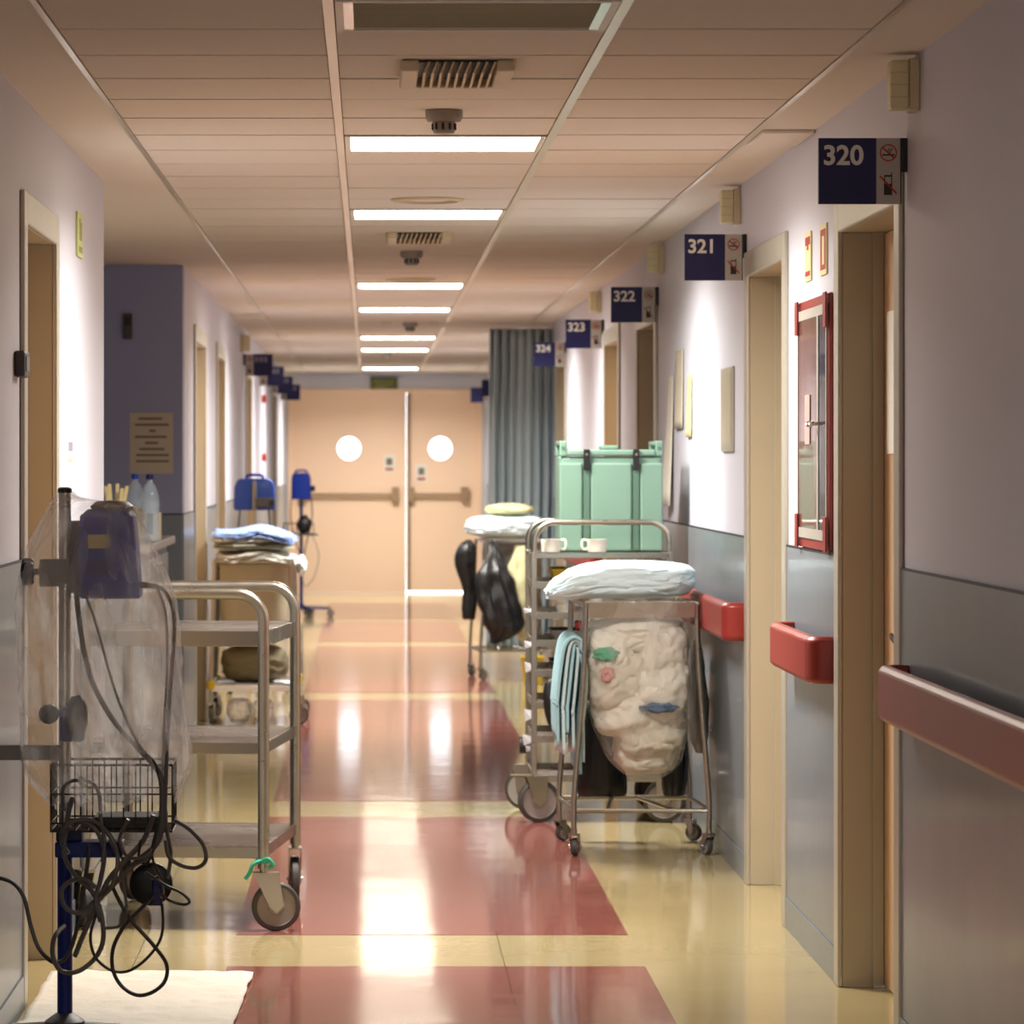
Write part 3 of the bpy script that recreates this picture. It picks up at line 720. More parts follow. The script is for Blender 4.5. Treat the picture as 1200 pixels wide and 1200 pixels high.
# ------------------------------------------------------------------ casters
def caster(parent, x, y, r, head, rz, name='caster', off=.035, wmat='tyre', width=.028, fork='steel'):
    """x,y = stem; coordinates in the parent's frame (local); wheel touches z=0.0015"""
    c = bpy.data.objects.new(name, None); COL.objects.link(c); c.parent = parent; c.location = (x, y, 0); c.rotation_euler = (0, 0, rz); WORLD_OF[c.name] = Vector()
    z = r + .0015
    MB().lathe([(r * .79, -width/2 + .004), (r * .8, -width/2), (r * .93, -width/2), (r, -width/2 + .005), (r, width/2 - .005), (r * .93, width/2), (r * .8, width/2), (r * .79, width/2 - .004)], (off, 0, z), 'y', 28, False).build('tyre', wmat, c, smooth=True, local=True)
    MB().lathe([(.004, -width/2 - .001), (r * .3, -width/2 - .002), (r * .36, -width/2 + .004), (r * .78, -width/2 + .003), (r * .8, -width/2 - .001), (r * .8, width/2 + .001), (r * .78, width/2 - .003), (r * .36, width/2 - .004), (r * .3, width/2 + .002), (.004, width/2 + .001)], (off, 0, z), 'y', 24).build('hub', 'hub', c, smooth=True, local=True)
    fk = MB(); top = head - .012
    for s_ in (-1, 1):
        y0 = s_ * (width/2 + .006); a, b = sorted((y0 - .002, y0 + .002))
        fk.prism([(-r * .4, top), (r * .62, top), (off + r * .3, z + r * .05), (off, z - r * .28), (off - r * .28, z)], a, b)
    fk.box(-r * .42, r * .64, -width/2 - .008, width/2 + .008, top, top + .006)
    fk.cyl((0, 0, top + .006), (0, 0, head + .012), .012)
    fk.cyl((off, -width/2 - .013, z), (off, width/2 + .013, z), .007)
    fk.build('fork', fork, c, smooth=False, local=True)
    return c

# ------------------------------------------------------------------ stainless trolley (left)
rz = -R(6.0); TW, TDp = .575, .82
nr = Vector((-.335, 12.62, 0)); rot = Matrix.Rotation(rz, 3, 'Z')
root = nr - rot @ Vector((TW / 2, -TDp / 2, 0))
tt = thing('steel_trolley', root, 'empty three-shelf stainless steel trolley with bent tube ends', 'trolley', rz=rz)
hw, hd = TW / 2, TDp / 2
for s_ in (-1, 1):
    pts = []; y = s_ * hd; r = .085; zt = 1.075
    for sx in (-1, 1):
        arc = [(sx * (hw - r + r * math.sin(R(a))), y, zt - r + r * math.cos(R(a))) for a in range(0, 91, 10)]
        if sx < 0: pts += [(-hw, y, .2)] + arc[::-1]
        else: pts += arc + [(hw, y, .2)]
    MB().tube(pts, .018, 12).build('tube_frame', 'steel', tt, smooth=True, local=True)
for zt, lip in ((.957, .05), (.6, .036), (.27, .038)):
    sh = MB(); sh.box(-hw + .004, hw - .004, -hd + .004, hd - .004, zt - .006, zt - .001)
    for a in ((-hw, hw, -hd - .004, -hd + .004), (-hw, hw, hd - .004, hd + .004), (-hw - .004, -hw + .004, -hd, hd), (hw - .004, hw + .004, -hd, hd)):
        sh.box(*a, zt - lip, zt)
    sh.build('shelf', 'tray_steel', tt, local=True, bevel=.002)
for x, y, a in ((hw, -hd, R(6) + .1), (hw, hd, R(100)), (-hw, -hd, R(120)), (-hw, hd, R(60))):
    caster(tt, x, y, .078, .195, a, off=.04)
rb = MB().tube([(hw + .02 * math.cos(a / 10 * 2 * math.pi), -hd + .02 * math.sin(a / 10 * 2 * math.pi), .225) for a in range(10)], .008, 6, closed=True)
rb.tube(spline([(hw - .01, -hd - .022, .225), (hw - .03, -hd - .03, .215), (hw - .04, -hd - .03, .19), (hw - .055, -hd - .026, .17)], 5), .007, 6)
rb.tube(spline([(hw + .0, -hd - .022, .225), (hw + .02, -hd - .035, .235), (hw + .035, -hd - .03, .215), (hw + .02, -hd - .03, .205)], 5), .007, 6)
rb.build('tie_ribbon', 'teal', tt, smooth=True, local=True)

# white pad on the floor
def fpad(u, v):
    x = -.925 + u * (.56 + .03 * v) - .0 * v; y = 10.12 + 1.42 * v + .02 * math.sin(u * 3)
    q = Vector((x * 3, y * 3, 0))
    return Vector((x + .006 * noise.noise(q * 2), y, .006 + .016 * abs(noise.noise(q * 1.3)) + .009 * abs(noise.noise(q * 4))))
tag(MB().grid(40, 70, fpad).build('floor_pad', 'cloth_white', smooth=True, solid=.005), 'crumpled white absorbent pad spread on the floor below the wrapped monitor', 'pad')

# ------------------------------------------------------------------ wrapped monitor stand (left foreground)
SY = 9.9; base = Vector(((76 - 432) * SY / F, SY, 0))
st = thing('monitor_stand', base, 'blue vital signs monitor on a pole with tangled cables and wire basket', 'medical stand')
def q(px, py, dy=0): return wp(px, py, SY + dy)
bx_, by_ = base.x, base.y
MB().cyl((bx_, by_, .55), (bx_, by_, 1.425), .0155).build('pole', 'steel', st, smooth=True)
MB().lathe([(.019, .09), (.019, .57)], (bx_, by_, 0), 'z', 20).build('lower_tube', 'blue_deep', st, smooth=True)
MB().lathe([(.017, 1.42), (.018, 1.421), (.018, 1.43), (.012, 1.434)], (bx_, by_, 0), 'z', 16).build('pole_cap', 'black', st, smooth=True)
hubm = MB().lathe([(.02, .07), (.05, .075), (.05, .1), (.022, .12)], (bx_, by_, 0), 'z', 20).build('base_hub', 'dark_grey', st, smooth=True)
for i in range(5):
    a = R(18 + 72 * i); e = Vector((bx_ + .13 * math.cos(a), by_ + .13 * math.sin(a), .075))
    MB().tube([(bx_, by_, .088), e], .013).build('base_leg', 'dark_grey', st, smooth=True)
    caster(st, .13 * math.cos(a), .13 * math.sin(a), .028, .075, a + 1, off=.012, wmat='rubber', width=.02)
c0, c1 = q(47, 655), q(82, 687)
MB().box(c0.x, c1.x, by_ - .03, by_ + .03, c1.z, c0.z).build('clamp_block', 'grey_plastic', st, bevel=.003)
kn = q(34, 670); kb = MB()
kb.lathe([(.008, 0), (.008, .02)], (kn.x + .005, by_, kn.z), 'x', 12)
rings = []
for h, sc in ((-.02, .5), (-.017, .9), (-.01, 1), (.006, 1), (.012, .8)):
    rings.append([Vector((kn.x + h, by_ + (.026 + .005 * math.cos(5 * a)) * sc * math.cos(a), kn.z + (.031 + .005 * math.cos(5 * a)) * sc * math.sin(a))) for a in [2 * math.pi * i / 40 for i in range(40)]])
kb.loft(rings); kb.build('clamp_knob', 'black', st, smooth=True)
# monitor: slanted housing
m0, m1 = q(91, 600), q(163, 702)
def mon_ring(z, xa, xb, ya, yb, rr=.018):
    out = []
    for cx, cy, a0 in ((xb - rr, yb - rr, 0), (xa + rr, yb - rr, 90), (xa + rr, ya + rr, 180), (xb - rr, ya + rr, 270)):
        for i in range(5): a = R(a0 + 22.5 * i); out.append(Vector((cx + rr * math.cos(a), cy + rr * math.sin(a), z)))
    return out
xa, xb = m0.x, m1.x; ya, yb = by_ - .06, by_ + .12
mon = MB().loft([mon_ring(1.157, xa + .01, xb + .002, ya + .01, yb), mon_ring(1.165, xa + .005, xb + .004, ya, yb), mon_ring(1.3, xa + .004, xb - .006, ya, yb), mon_ring(1.362, xa + .008, xb - .012, ya + .01, yb - .01), mon_ring(1.378, xa + .025, xb - .025, ya + .03, yb - .03)]).build('monitor_housing', 'blue_plastic', st, smooth=True)
l0, l1 = q(105, 626), q(131, 642)
MB().box(l0.x, l1.x, ya - .002, ya - .0002, l1.z, l0.z).build('yellow_label', 'label_yellow', mon)
l0, l1 = q(104, 655), q(134, 672)
MB().box(l0.x, l1.x, ya - .0015, ya - .0002, l1.z, l0.z).build('rating_plate', 'blue_deep', mon)
MB().lathe([(.0, 0), (.05, .001), (.055, .012), (.04, .024), (.01, .027)], (xa + .085, by_ + .02, 1.374), 'z', 24).build('carry_handle', 'grey_plastic', mon, smooth=True)
MB().box(xa - .022, xa + .01, by_ - .02, by_ + .03, 1.17, 1.35).build('mount_plate', 'dark_grey', st, bevel=.003)
p0 = q(163, 685); MB().cyl(p0, p0 + Vector((.045, -.0, -.004)), .009, .006).build('plug', 'cable', st, smooth=True)
# holder with blood pressure bulb and knob
MB().box(bx_ - .01, bx_ + .05, by_ - .04, by_ + .02, .80, .885).build('cuff_holder', 'blue_deep', st, bevel=.006)
cf = MB(); blob(cf, q(90, 840, -.04), (.028, .03, .055), 2.4, .12, 2, 3, 3, .05); cf.build('pressure_bulb', 'black', st, smooth=True)
k2 = q(58, 836); MB().lathe([(.012, -.02), (.024, -.016), (.026, 0), (.02, .014), (.01, .016)], (k2.x, by_ - .02, k2.z), 'y', 18).build('side_knob', 'black', st, smooth=True)
MB().box(-.935, bx_, by_ - .012, by_ + .012, .752, .79).build('cross_bar', 'grey_plastic', st, bevel=.004)
MB().cyl((k2.x, by_ - .01, k2.z), (bx_, by_, k2.z), .008).build('knob_stem', 'dark_grey', st, smooth=True)
# wire basket
b0, b1 = q(63, 893), q(204, 970)
bxa, bxb, bya, byb, bz0, bz1 = b0.x, b1.x, by_ - .1, by_ + .1, b1.z, b0.z
bk = bpy.data.objects.new('wire_basket', None); COL.objects.link(bk); bk.parent = st; WORLD_OF[bk.name] = base
for z, rr in ((bz1, .0034), ((bz0 + bz1) / 2 + .01, .0024), (bz0 + .02, .0024), (bz0, .003)):
    MB().tube([(bxa, bya, z), (bxb, bya, z), (bxb, byb, z), (bxa, byb, z)], rr, 6, closed=True).build('basket_wire', 'wire', bk)
for i in range(11):
    x = bxa + (bxb - bxa) * i / 10
    MB().tube([(x, bya, bz1), (x, bya, bz0), (x, byb, bz0), (x, byb, bz1)], .0019, 6).build('basket_wire', 'wire', bk)
for i in range(1, 7):
    y = bya + (byb - bya) * i / 7
    MB().tube([(bxa, y, bz1), (bxa, y, bz0), (bxb, y, bz0), (bxb, y, bz1)], .0019, 6).build('basket_wire', 'wire', bk)
l0, l1 = q(112, 955), q(195, 968)
MB().box(l0.x, l1.x, bya + .02, byb - .02, bz0 + .004, bz0 + .034).build('tray_box', 'black', st, bevel=.004)
l0 = q(66, 985); l1 = q(145, 1003)
MB().box(l0.x, l1.x, by_ - .05, by_ + .05, l1.z, l0.z).build('collar_plate', 'blue_deep', st, bevel=.004)
MB().box(bx_ - .02, bx_ + .045, by_ - .03, by_ + .03, l0.z, bz0).build('collar_block', 'navy', st, bevel=.004)
# round black gauge hanging in the cables
g = q(177, 1036, -.03)
gd = MB().lathe([(.01, .03), (.05, .028), (.0535, .02), (.0535, -.008), (.046, -.014), (.01, -.014)], g, 'y', 32).build('hanging_gauge', 'black', st, smooth=True)
g2 = q(184, 1040, -.05); MB().box(g2.x - .012, g2.x + .014, g2.y - .01, g2.y + .006, g2.z - .045, g2.z + .02).build('gauge_clip', 'navy', st, bevel=.004)
MB().tube(spline([q(178, 1030, -.06), q(186, 1026, -.065), q(192, 1045, -.065), q(188, 1052, -.06)], 5), .0028, 6).build('gauge_spring', 'chrome', st, smooth=True)
# cables and tubes
def cable(pts, r, mat='cable', nm='cable'):
    P = []
    for i, p_ in enumerate(pts):
        dy = p_[2] if len(p_) > 2 else -.11 + .012 * math.sin(i * 1.7)
        P.append(q(p_[0], p_[1], dy))
    MB().tube(spline(P, 9), r * 1.18, 8).build(nm, mat, st, smooth=True)
cable([(88, 660, -.075), (92, 720, -.085), (105, 790, -.08), (130, 840, -.08), (160, 875, -.1), (186, 905, -.115), (190, 945), (186, 985), (160, 1010), (120, 1050), (100, 1075)], .0058)
cable([(97, 690, -.075), (112, 730, -.08), (135, 810, -.08), (160, 868, -.1), (184, 900, -.12), (188, 950), (178, 1000), (190, 1030, -.07)], .003, 'cable_dark')
cable([(172, 686, 0), (190, 690, 0), (202, 712, 0), (204, 745, -.01), (200, 800, -.03), (197, 850, -.06), (195, 900, -.11), (194, 960), (200, 1000), (196, 1030)], .0042)
cable([(185, 690, 0), (194, 720, 0), (196, 780, -.02), (192, 860, -.08), (190, 930)], .003)
cable([(85, 935), (80, 955), (75, 990), (78, 1010), (92, 1030), (108, 1045), (118, 1070), (121, 1100), (112, 1122), (92, 1138), (72, 1138), (62, 1120), (64, 1098), (75, 1085, -.04)], .0052)
cable([(80, 1000), (72, 985), (78, 967), (100, 960), (118, 968), (132, 985), (138, 1010), (130, 1040), (112, 1055), (92, 1070), (76, 1062), (72, 1045), (80, 1034), (98, 1030), (112, 1040)], .005)
cable([(78, 975), (82, 962), (100, 964), (114, 975), (122, 1000), (118, 1030), (112, 1055), (118, 1080)], .005)
cable([(75, 950), (74, 925), (85, 915), (105, 916), (116, 930), (118, 960), (122, 985), (120, 1010)], .0042)
cable([(180, 955), (168, 985), (145, 1010), (128, 1030), (118, 1050), (100, 1090), (88, 1120, -.06)], .0056)
cable([(132, 1040), (142, 1060), (155, 1080), (180, 1108), (195, 1130), (193, 1150), (178, 1163), (160, 1166), (142, 1155), (132, 1135), (133, 1110), (146, 1085), (168, 1062), (180, 1050, -.07)], .0042, 'cable_dark')
cable([(190, 1060, -.06), (191, 1085), (186, 1105), (170, 1125), (150, 1138), (130, 1137), (112, 1122), (106, 1100), (110, 1080), (118, 1060)], .0032, 'cable_dark')
cable([(204, 961), (222, 972), (238, 990), (241, 1008), (230, 1017), (212, 1014), (198, 1004), (194, 985)], .0045)
cable([(170, 1022), (195, 1038), (212, 1046), (222, 1056), (216, 1060), (200, 1056), (186, 1046)], .0032, 'cable_dark')
cable([(150, 960), (140, 985), (152, 1005), (175, 1000), (186, 975)], .0038)
cable([(165, 985), (163, 1005), (172, 1012), (182, 990), (188, 960)], .003, 'cable_dark')
cable([(-10, 1027, -.02), (14, 1034, -.03), (28, 1052, -.04), (36, 1085, -.05), (46, 1112, -.06), (64, 1128, -.08), (80, 1118, -.08), (92, 1080, -.09), (100, 1030, -.1), (105, 990)], .0045, 'cable_dark')
cable([(125, 1045), (148, 1020), (168, 1008), (180, 1000)], .004)
cable([(128, 985), (138, 1005), (146, 1045), (148, 1070), (140, 1085), (122, 1088)], .0032)

# clear plastic cover over the stand
def cover():
    rows = [  # py, left px, right px, y half depth
        (576, 66, 86, .02), (584, 62, 100, .05), (592, 57, 152, .10), (600, 54, 160, .125), (640, 36, 176, .135), (690, 24, 196, .14), (740, 23, 206, .145),
        (800, 24, 209, .145), (850, 25, 215, .15), (885, 27, 219, .15), (915, 40, 214, .14), (940, 66, 200, .125)]
    A = spline([Vector(r[:3]) for r in rows], 10); D = spline([Vector((r[3], 0, 0)) for r in rows], 10); rings = []; n = 150
    for a, d in zip(A, D):
        L, Rr = wp(a.y, a.x, SY), wp(a.z, a.x, SY); cx = (L.x + Rr.x) / 2; rx = (Rr.x - L.x) / 2; z = L.z; ring = []
        for i in range(n):
            t_ = 2 * math.pi * i / n; c, s_ = math.cos(t_), math.sin(t_); k = (abs(c)**2.6 + abs(s_)**2.6) ** (-1 / 2.6)
            amp = min(1, (1.43 - z) * 6)
            nn = noise.noise(Vector((c * 3.2, s_ * 3.2, z * 2.2))) * .012 + (.4 - abs(noise.noise(Vector((c * 4 + z * 3, s_ * 4 - z * 2, z * 5))))) * .02 + (.3 - abs(noise.noise(Vector((c * 9 - z * 6, s_ * 9, z * 14))))) * .01
            hem = .03 * noise.noise(Vector((c * 2, s_ * 2, 3.3))) * max(0, (.9 - z)) / .2
            ring.append(Vector((cx + c * k * rx + c * nn * amp, SY + .02 + s_ * k * d.x + s_ * nn * amp * 1.5, z + hem)))
        rings.append(ring)
    return MB().loft(rings, True, False)
tag(cover().build('plastic_cover', 'bag_film', smooth=True), 'clear wrinkled plastic cover draped over the blue monitor and pole', 'plastic cover')

# ------------------------------------------------------------------ hamper carts
def hamper(root, wt, wb, d, zt, zlow, r=.011, wheel=.034, frame='steel', name_c='caster', shelf=None, rzs=(1.2, .6, 2.0, -.7)):
    """tube stand: top hoop, splayed legs, low hoop; local coords, front at -d/2"""
    ht, hb = wt / 2, wb / 2; y = d / 2
    MB().tube([(-ht, -y, zt), (ht, -y, zt), (ht, y, zt), (-ht, y, zt)], r, 10, closed=True).build('top_hoop', frame, root, smooth=True, local=True)
    for sx in (-1, 1):
        for sy in (-1, 1):
            MB().tube(spline([(sx * ht, sy * y, zt), (sx * (ht + (hb - ht) * .25), sy * y, zt * .7), (sx * hb * .99, sy * y, zlow + .08), (sx * hb, sy * y, zlow - .02), (sx * hb, sy * y, wheel * 2 + .03)], 5), r, 10).build('leg', frame, root, smooth=True, local=True)
    MB().tube([(-hb, -y, zlow), (hb, -y, zlow), (hb, y, zlow), (-hb, y, zlow)], r * .85, 8, closed=True).build('low_hoop', frame, root, smooth=True, local=True)
    for i in (-1, 1): MB().tube([(-hb * .5 * i, -y, zlow), (-hb * .2 * i, y, zlow)], r * .8, 8).build('cross_bar', frame, root, smooth=True, local=True)
    k = 0
    for sx in (-1, 1):
        for sy in (-1, 1):
            caster(root, sx * hb, sy * y, wheel, wheel * 2 + .024, rzs[k], name_c, off=.02, wmat='tyre', width=.022); k += 1

# A: near linen hamper
HA = Vector((1.022, 15.32, 0))
ha = thing('linen_hamper', HA, 'steel tube laundry hamper on casters beside the red rail', 'hamper', rz=R(2.5))
hamper(ha, .42, .515, .6, .955, .172)
MB().box(-.205, .205, -.318, -.312, .905, .965).build('rim_plate', 'steel', ha, local=True, bevel=.002)
bagm = MB(); sack(bagm, [(.968, 1.035, 15.3, .215, .312), (.9, 1.03, 15.29, .208, .312), (.78, 1.03, 15.27, .21, .31), (.62, 1.035, 15.27, .205, .30), (.5, 1.045, 15.27, .183, .26), (.38, 1.06, 15.28, .15, .21), (.31, 1.07, 15.29, .105, .15), (.272, 1.075, 15.29, .04, .06)], 3, 110, .009, 9, 2, False, True, .008)
tag(bagm.build('laundry_bag', 'hamper_film', smooth=True), 'clear plastic laundry bag stuffed with used linen in the near hamper', 'laundry bag')
lumps = [((1.03, 15.27, .835), (.19, .25, .09), 'linen'), ((1.12, 15.15, .78), (.1, .14, .11), 'cloth_white'), ((.925, 15.16, .77), (.095, .16, .10), 'linen'), ((.96, 15.22, .67), (.13, .22, .14), 'linen_b'), ((1.11, 15.2, .63), (.12, .2, .14), 'linen'),
         ((1.02, 15.23, .56), (.165, .215, .13), 'linen'), ((1.08, 15.24, .47), (.14, .2, .12), 'linen_b'), ((1.07, 15.26, .39), (.125, .16, .095), 'linen')]
for i, (c, r, m) in enumerate(lumps):
    mb = MB(); blob(mb, c, r, 3.0, .085, 1.5, i + 11, 5, .045)
    tag(mb.build('crumpled_sheet', m, smooth=True), 'crumpled off-white sheet inside the clear laundry bag', 'linen', 'crumpled sheets in the near hamper')
for c, r, m, lab in (((.9, 15.005, .765), (.05, .022, .026), 'linen_green', 'crumpled green cloth inside the clear laundry bag'), ((.905, 15.0, .69), (.026, .024, .03), 'linen_pink', 'small pinkish cloth inside the clear laundry bag'), ((1.1, 15.0, .565), (.07, .024, .02), 'linen_blue', 'folded slate blue cloth inside the clear laundry bag')):
    mb = MB(); blob(mb, c, r, 2.2, .32, 1.7, len(lab), 4, .08); tag(mb.build('crumpled_cloth', m, smooth=True), lab, 'linen')
# bundle on top
def bshape(pt, q_):
    u = q_.x                                   # left end droops and thins
    if u < -.1: pt.z = pt.z * (1 - .5 * min(1, (-u - .1) / .9) ** 2) - .055 * ((-u - .1) / .9) ** 2
    return pt
mb = MB(); blob(mb, (.97, 15.32, 1.042), (.285, .27, .07), 4.2, .05, 1.7, 5, 5, .03, bshape)
tag(mb.build('sheet_bundle', 'sheet_aqua', smooth=True), 'pale aqua folded sheet bundle lying on top of the near hamper', 'bundle')
# aqua cloths over the side rail
for i in range(6):
    xo = .715 + i * .0205; zt = .83 - i * .012 if i < 4 else .81 - i * .012; zb = (.42, .36, .44, .40, .33, .38)[i]
    xin = .818 if i < 3 else .822; y0, y1 = 15.02 + .012 * i, 15.5
    path = [(xin, zt - .05), (xin - .01, zt - .012), (xin - .04 + i * .004, zt), ((xo + xin) / 2 - .02 + i * .006, zt - .03), (xo + .012, zt - .14), (xo, zt - .26), (xo + .002, (zt + zb) / 2 - .05), (xo + .004, zb)]
    P = spline([Vector((a, 0, b)) for a, b in path], 5)
    def f(u, v, P=P, y0=y0, y1=y1, i=i):
        p_ = P[round(u * (len(P) - 1))]; d_ = max(0, .8 - p_.z)
        return Vector((p_.x + .012 * d_ * math.sin(v * 9 + i * 2), y0 + (y1 - y0) * v + .02 * d_ * math.sin(i * 3), p_.z + (.03 * math.sin(i + v * 2) if u > .97 else 0)))
    tag(MB().grid(len(P), 14, f).build('draped_cloth', 'drape_aqua' if i % 2 == 0 else 'drape_pale', smooth=True, solid=.011), ('aqua' if i % 2 == 0 else 'pale white-blue') + ' cloth hanging over the near hamper side rail', 'cloth', 'cloths over the hamper rail')
mb = MB(); sack(mb, [(.56, .9, 15.6, .02, .02), (.52, .9, 15.59, .06, .04), (.4, .905, 15.59, .085, .05), (.24, .91, 15.59, .1, .055), (.183, .92, 15.6, .09, .045)], 2.6, 48, .008, 9, 4, vfold=.008)
tag(mb.build('black_sack', 'black_bag', smooth=True), 'black waste sack resting on the rear bar of the near hamper', 'sack')
mb = MB(); sack(mb, [(.8, 1.285, 15.5, .012, .05), (.7, 1.285, 15.5, .03, .13), (.55, 1.29, 15.5, .036, .14), (.42, 1.292, 15.5, .034, .12), (.36, 1.292, 15.48, .016, .05)], 2.4, 36, .008, 9, 6)
tag(mb.build('grey_sack', 'grey_bag', smooth=True), 'limp grey plastic sack hanging between the near hamper and the wall', 'sack')
mb = MB(); sack(mb, [(.5, 1.2, 15.6, .02, .02), (.46, 1.2, 15.59, .04, .035), (.36, 1.2, 15.59, .055, .045), (.24, 1.2, 15.59, .05, .045), (.183, 1.2, 15.6, .04, .035)], 2.6, 48, .006, 9, 9, vfold=.006)
tag(mb.build('black_sack', 'black_bag', smooth=True), 'smaller black sack on the rear bar of the near hamper next to the wall', 'sack')

# ------------------------------------------------------------------ B: tray trolley with insulated box
TB = Vector((.966, 16.72, 0)); bw, bd = .56, .62
tb = thing('tray_trolley', TB, 'tall steel tray rack trolley carrying the green insulated box', 'trolley')
bx0, bx1, byf, byb_ = TB.x - bw/2, TB.x + bw/2, TB.y - bd/2, TB.y + bd/2
for x in (bx0, bx1):
    for y in (byf, byb_): MB().box(x - .012, x + .012, y - .012, y + .012, .2, 1.12).build('upright', 'steel', tb, bevel=.003)
shz = [1.118, 1.0, .874, .758, .634, .503, .362, .2]
for i, z in enumerate(shz):
    sh = MB(); hgt = .03 if i else .022
    sh.box(bx0 + .006, bx1 - .006, byf + .006, byb_ - .006, z - hgt + .002, z - hgt + .006) if i else sh.box(bx0 - .01, bx1 + .01, byf - .01, byb_ + .01, z - .006, z)
    for a in ((bx0, bx1, byf - .013, byf - .007), (bx0, bx1, byb_ + .007, byb_ + .013)): sh.box(*a, z - hgt, z)
    for xx in (bx0, bx1): sh.box(xx - .004, xx + .004, byf, byb_, z - hgt, z)
    sh.build('shelf' if i in (0, 7) else 'tray_runner', 'steel' if i else 'tray_steel', tb, bevel=.0015)
for y in (byf, byb_):
    r = .085; zt = 1.245; pts = []
    for sx, xe in ((-1, bx0), (1, bx1)):
        arc = [(xe - sx * r + sx * r * math.sin(R(a)), y, zt - r + r * math.cos(R(a))) for a in range(0, 91, 10)]
        pts += ([(xe, y, 1.118)] + arc[::-1]) if sx < 0 else (arc + [(xe, y, 1.118)])
    MB().tube(pts, .012, 10).build('guard_rail', 'steel', tb, smooth=True)
for x, y, a in ((-bw/2 + .0, -bd/2, R(10)), (bw/2, -bd/2, R(170)), (-bw/2, bd/2, R(150)), (bw/2, bd/2, R(200))):
    caster(tb, x, y, .088, .2, a, off=.02, width=.036)
MB().box(bx0 - .1, bx0 - .01, byf - .02, byf + .02, .19, .2).build('brake_pedal', 'canvas_dark', tb, bevel=.003)
MB().cyl((bx0 - .05, byf + .3, .30), (bx0 - .012, byf + .3, .30), .035, n=16).build('side_buffer', 'rubber', tb, smooth=True)
for z, a_, b_, yo in ((.88, .034, .012, 0), (.74, .03, .018, .0), (.645, .026, .026, .05), (.45, .03, .03, .0), (.345, .036, .026, .02), (.30, .02, .016, .1)):
    x = bx0 - .0125; y = byf + yo
    MB().add([(x, y, z - b_ * .6), (x, y + .003, z + b_ * .5), (x - a_, y - .004, z + b_ * .8), (x - a_ * .8, y, z - b_)], [(0, 1, 2, 3)]).build('paper_tag', 'tag_white', tb, solid=.001)
# things on the runners
def tray(x0, x1, z, h, mat, lab, nm, y0=None):
    y0 = y0 or byf + .02
    mb = MB(); e = .012
    ring = lambda g, zz: [Vector((x0 + g, y0 + g, zz)), Vector((x1 - g, y0 + g, zz)), Vector((x1 - g, y0 + .4 - g, zz)), Vector((x0 + g, y0 + .4 - g, zz))]
    mb.loft([ring(e * 2, z), ring(0, z + h), ring(.008, z + h), ring(e * 2 + .006, z + .006)])
    return tag(mb.build(nm, mat, bevel=.003), lab, nm.split('_')[-1])
sh_top = lambda i: shz[i] - .0235
tray(.76, .84, sh_top(1), .075, 'yellow', 'narrow yellow tray at the left of the top runner', 'food_tray')
tray(.90, 1.2, sh_top(1), .07, 'yellow', 'wide yellow tray under the green insulated box', 'food_tray')
tray(.76, 1.2, sh_top(3), .06, 'grey_plastic', 'grey plastic tray on a middle runner of the rack', 'food_tray')
tray(.76, 1.2, sh_top(4), .055, 'dark_grey', 'dark grey tray on the runner below the middle', 'food_tray')
tray(.76, 1.2, sh_top(6), .06, 'canvas', 'beige tray on the lowest runner of the rack', 'food_tray')
tag(MB().lathe([(.02, 0), (.035, .005), (.042, .05), (.039, .05), (.03, .008), (.01, .006)], (.82, 16.5, sh_top(2)), 'z', 20).build('small_bowl', 'ceramic', smooth=True), 'small white bowl on the second runner of the rack', 'bowl')
tag(MB().box(.86, .9, 16.44, 16.56, sh_top(3) + .065, sh_top(3) + .1).build('red_packet', 'sign_red', bevel=.006), 'small red packet lying on the grey tray', 'packet')
mb = MB(); sack(mb, [(.6, .765, 16.36, .015, .01), (.57, .765, 16.358, .04, .02), (.48, .77, 16.358, .045, .024), (.42, .77, 16.358, .035, .02), (.4, .77, 16.358, .015, .01)], 2.6, 28, .005, 12, 3)
tag(mb.build('black_pouch', 'black', smooth=True), 'black pouch hung on the front of the tray rack', 'pouch')
def mug(x, y, hs, lab):
    t = thing('mug', (x, y, 1.118), lab, 'mug')
    MB().lathe([(.03, .0005), (.038, .003), (.04, .012), (.041, .056), (.0385, .056), (.037, .012), (.01, .006)], (x, y, 1.118), 'z', 28).build('mug_body', 'ceramic', t, smooth=True)
    MB().tube(spline([(x + hs * .039, y, 1.168), (x + hs * .058, y, 1.17), (x + hs * .063, y, 1.15), (x + hs * .056, y, 1.132), (x + hs * .039, y, 1.134)], 6), .0055, 8).build('mug_handle', 'ceramic', t, smooth=True)
mug(.758, 16.47, 1, 'white mug at the left end of the tray trolley top')
mug(.95, 16.47, -1, 'white mug in front of the middle of the green box')
# insulated box
ix0, ix1, iy0, iy1, iz = .80, 1.232, 16.58, 17.0, 1.1185
t = thing('insulated_box', ((ix0 + ix1) / 2, (iy0 + iy1) / 2, iz), 'mint green insulated food box with black latches on the tray trolley', 'container')
MB().box(ix0 + .006, ix1 - .006, iy0 + .006, iy1 - .006, iz, iz + .40).build('box_body', 'mint', t, bevel=.012, seg=3)
for a, b in ((ix0, ix0 + .095), (ix0 + .13, ix1 - .13), (ix1 - .095, ix1)):
    MB().box(a, b, iy0 - .006, iy0 + .03, iz + .004, iz + .372).build('front_rib', 'mint', t, bevel=.008, seg=3)
for a in (ix0, ix1 - .03): MB().box(a, a + .03, iy0 + .04, iy1, iz + .004, iz + .40).build('side_rib', 'mint', t, bevel=.006)
lid = MB().box(ix0 + .03, ix1 - .03, iy0 - .004, iy1, iz + .402, iz + .428).build('lid', 'mint', t, bevel=.008, seg=3)
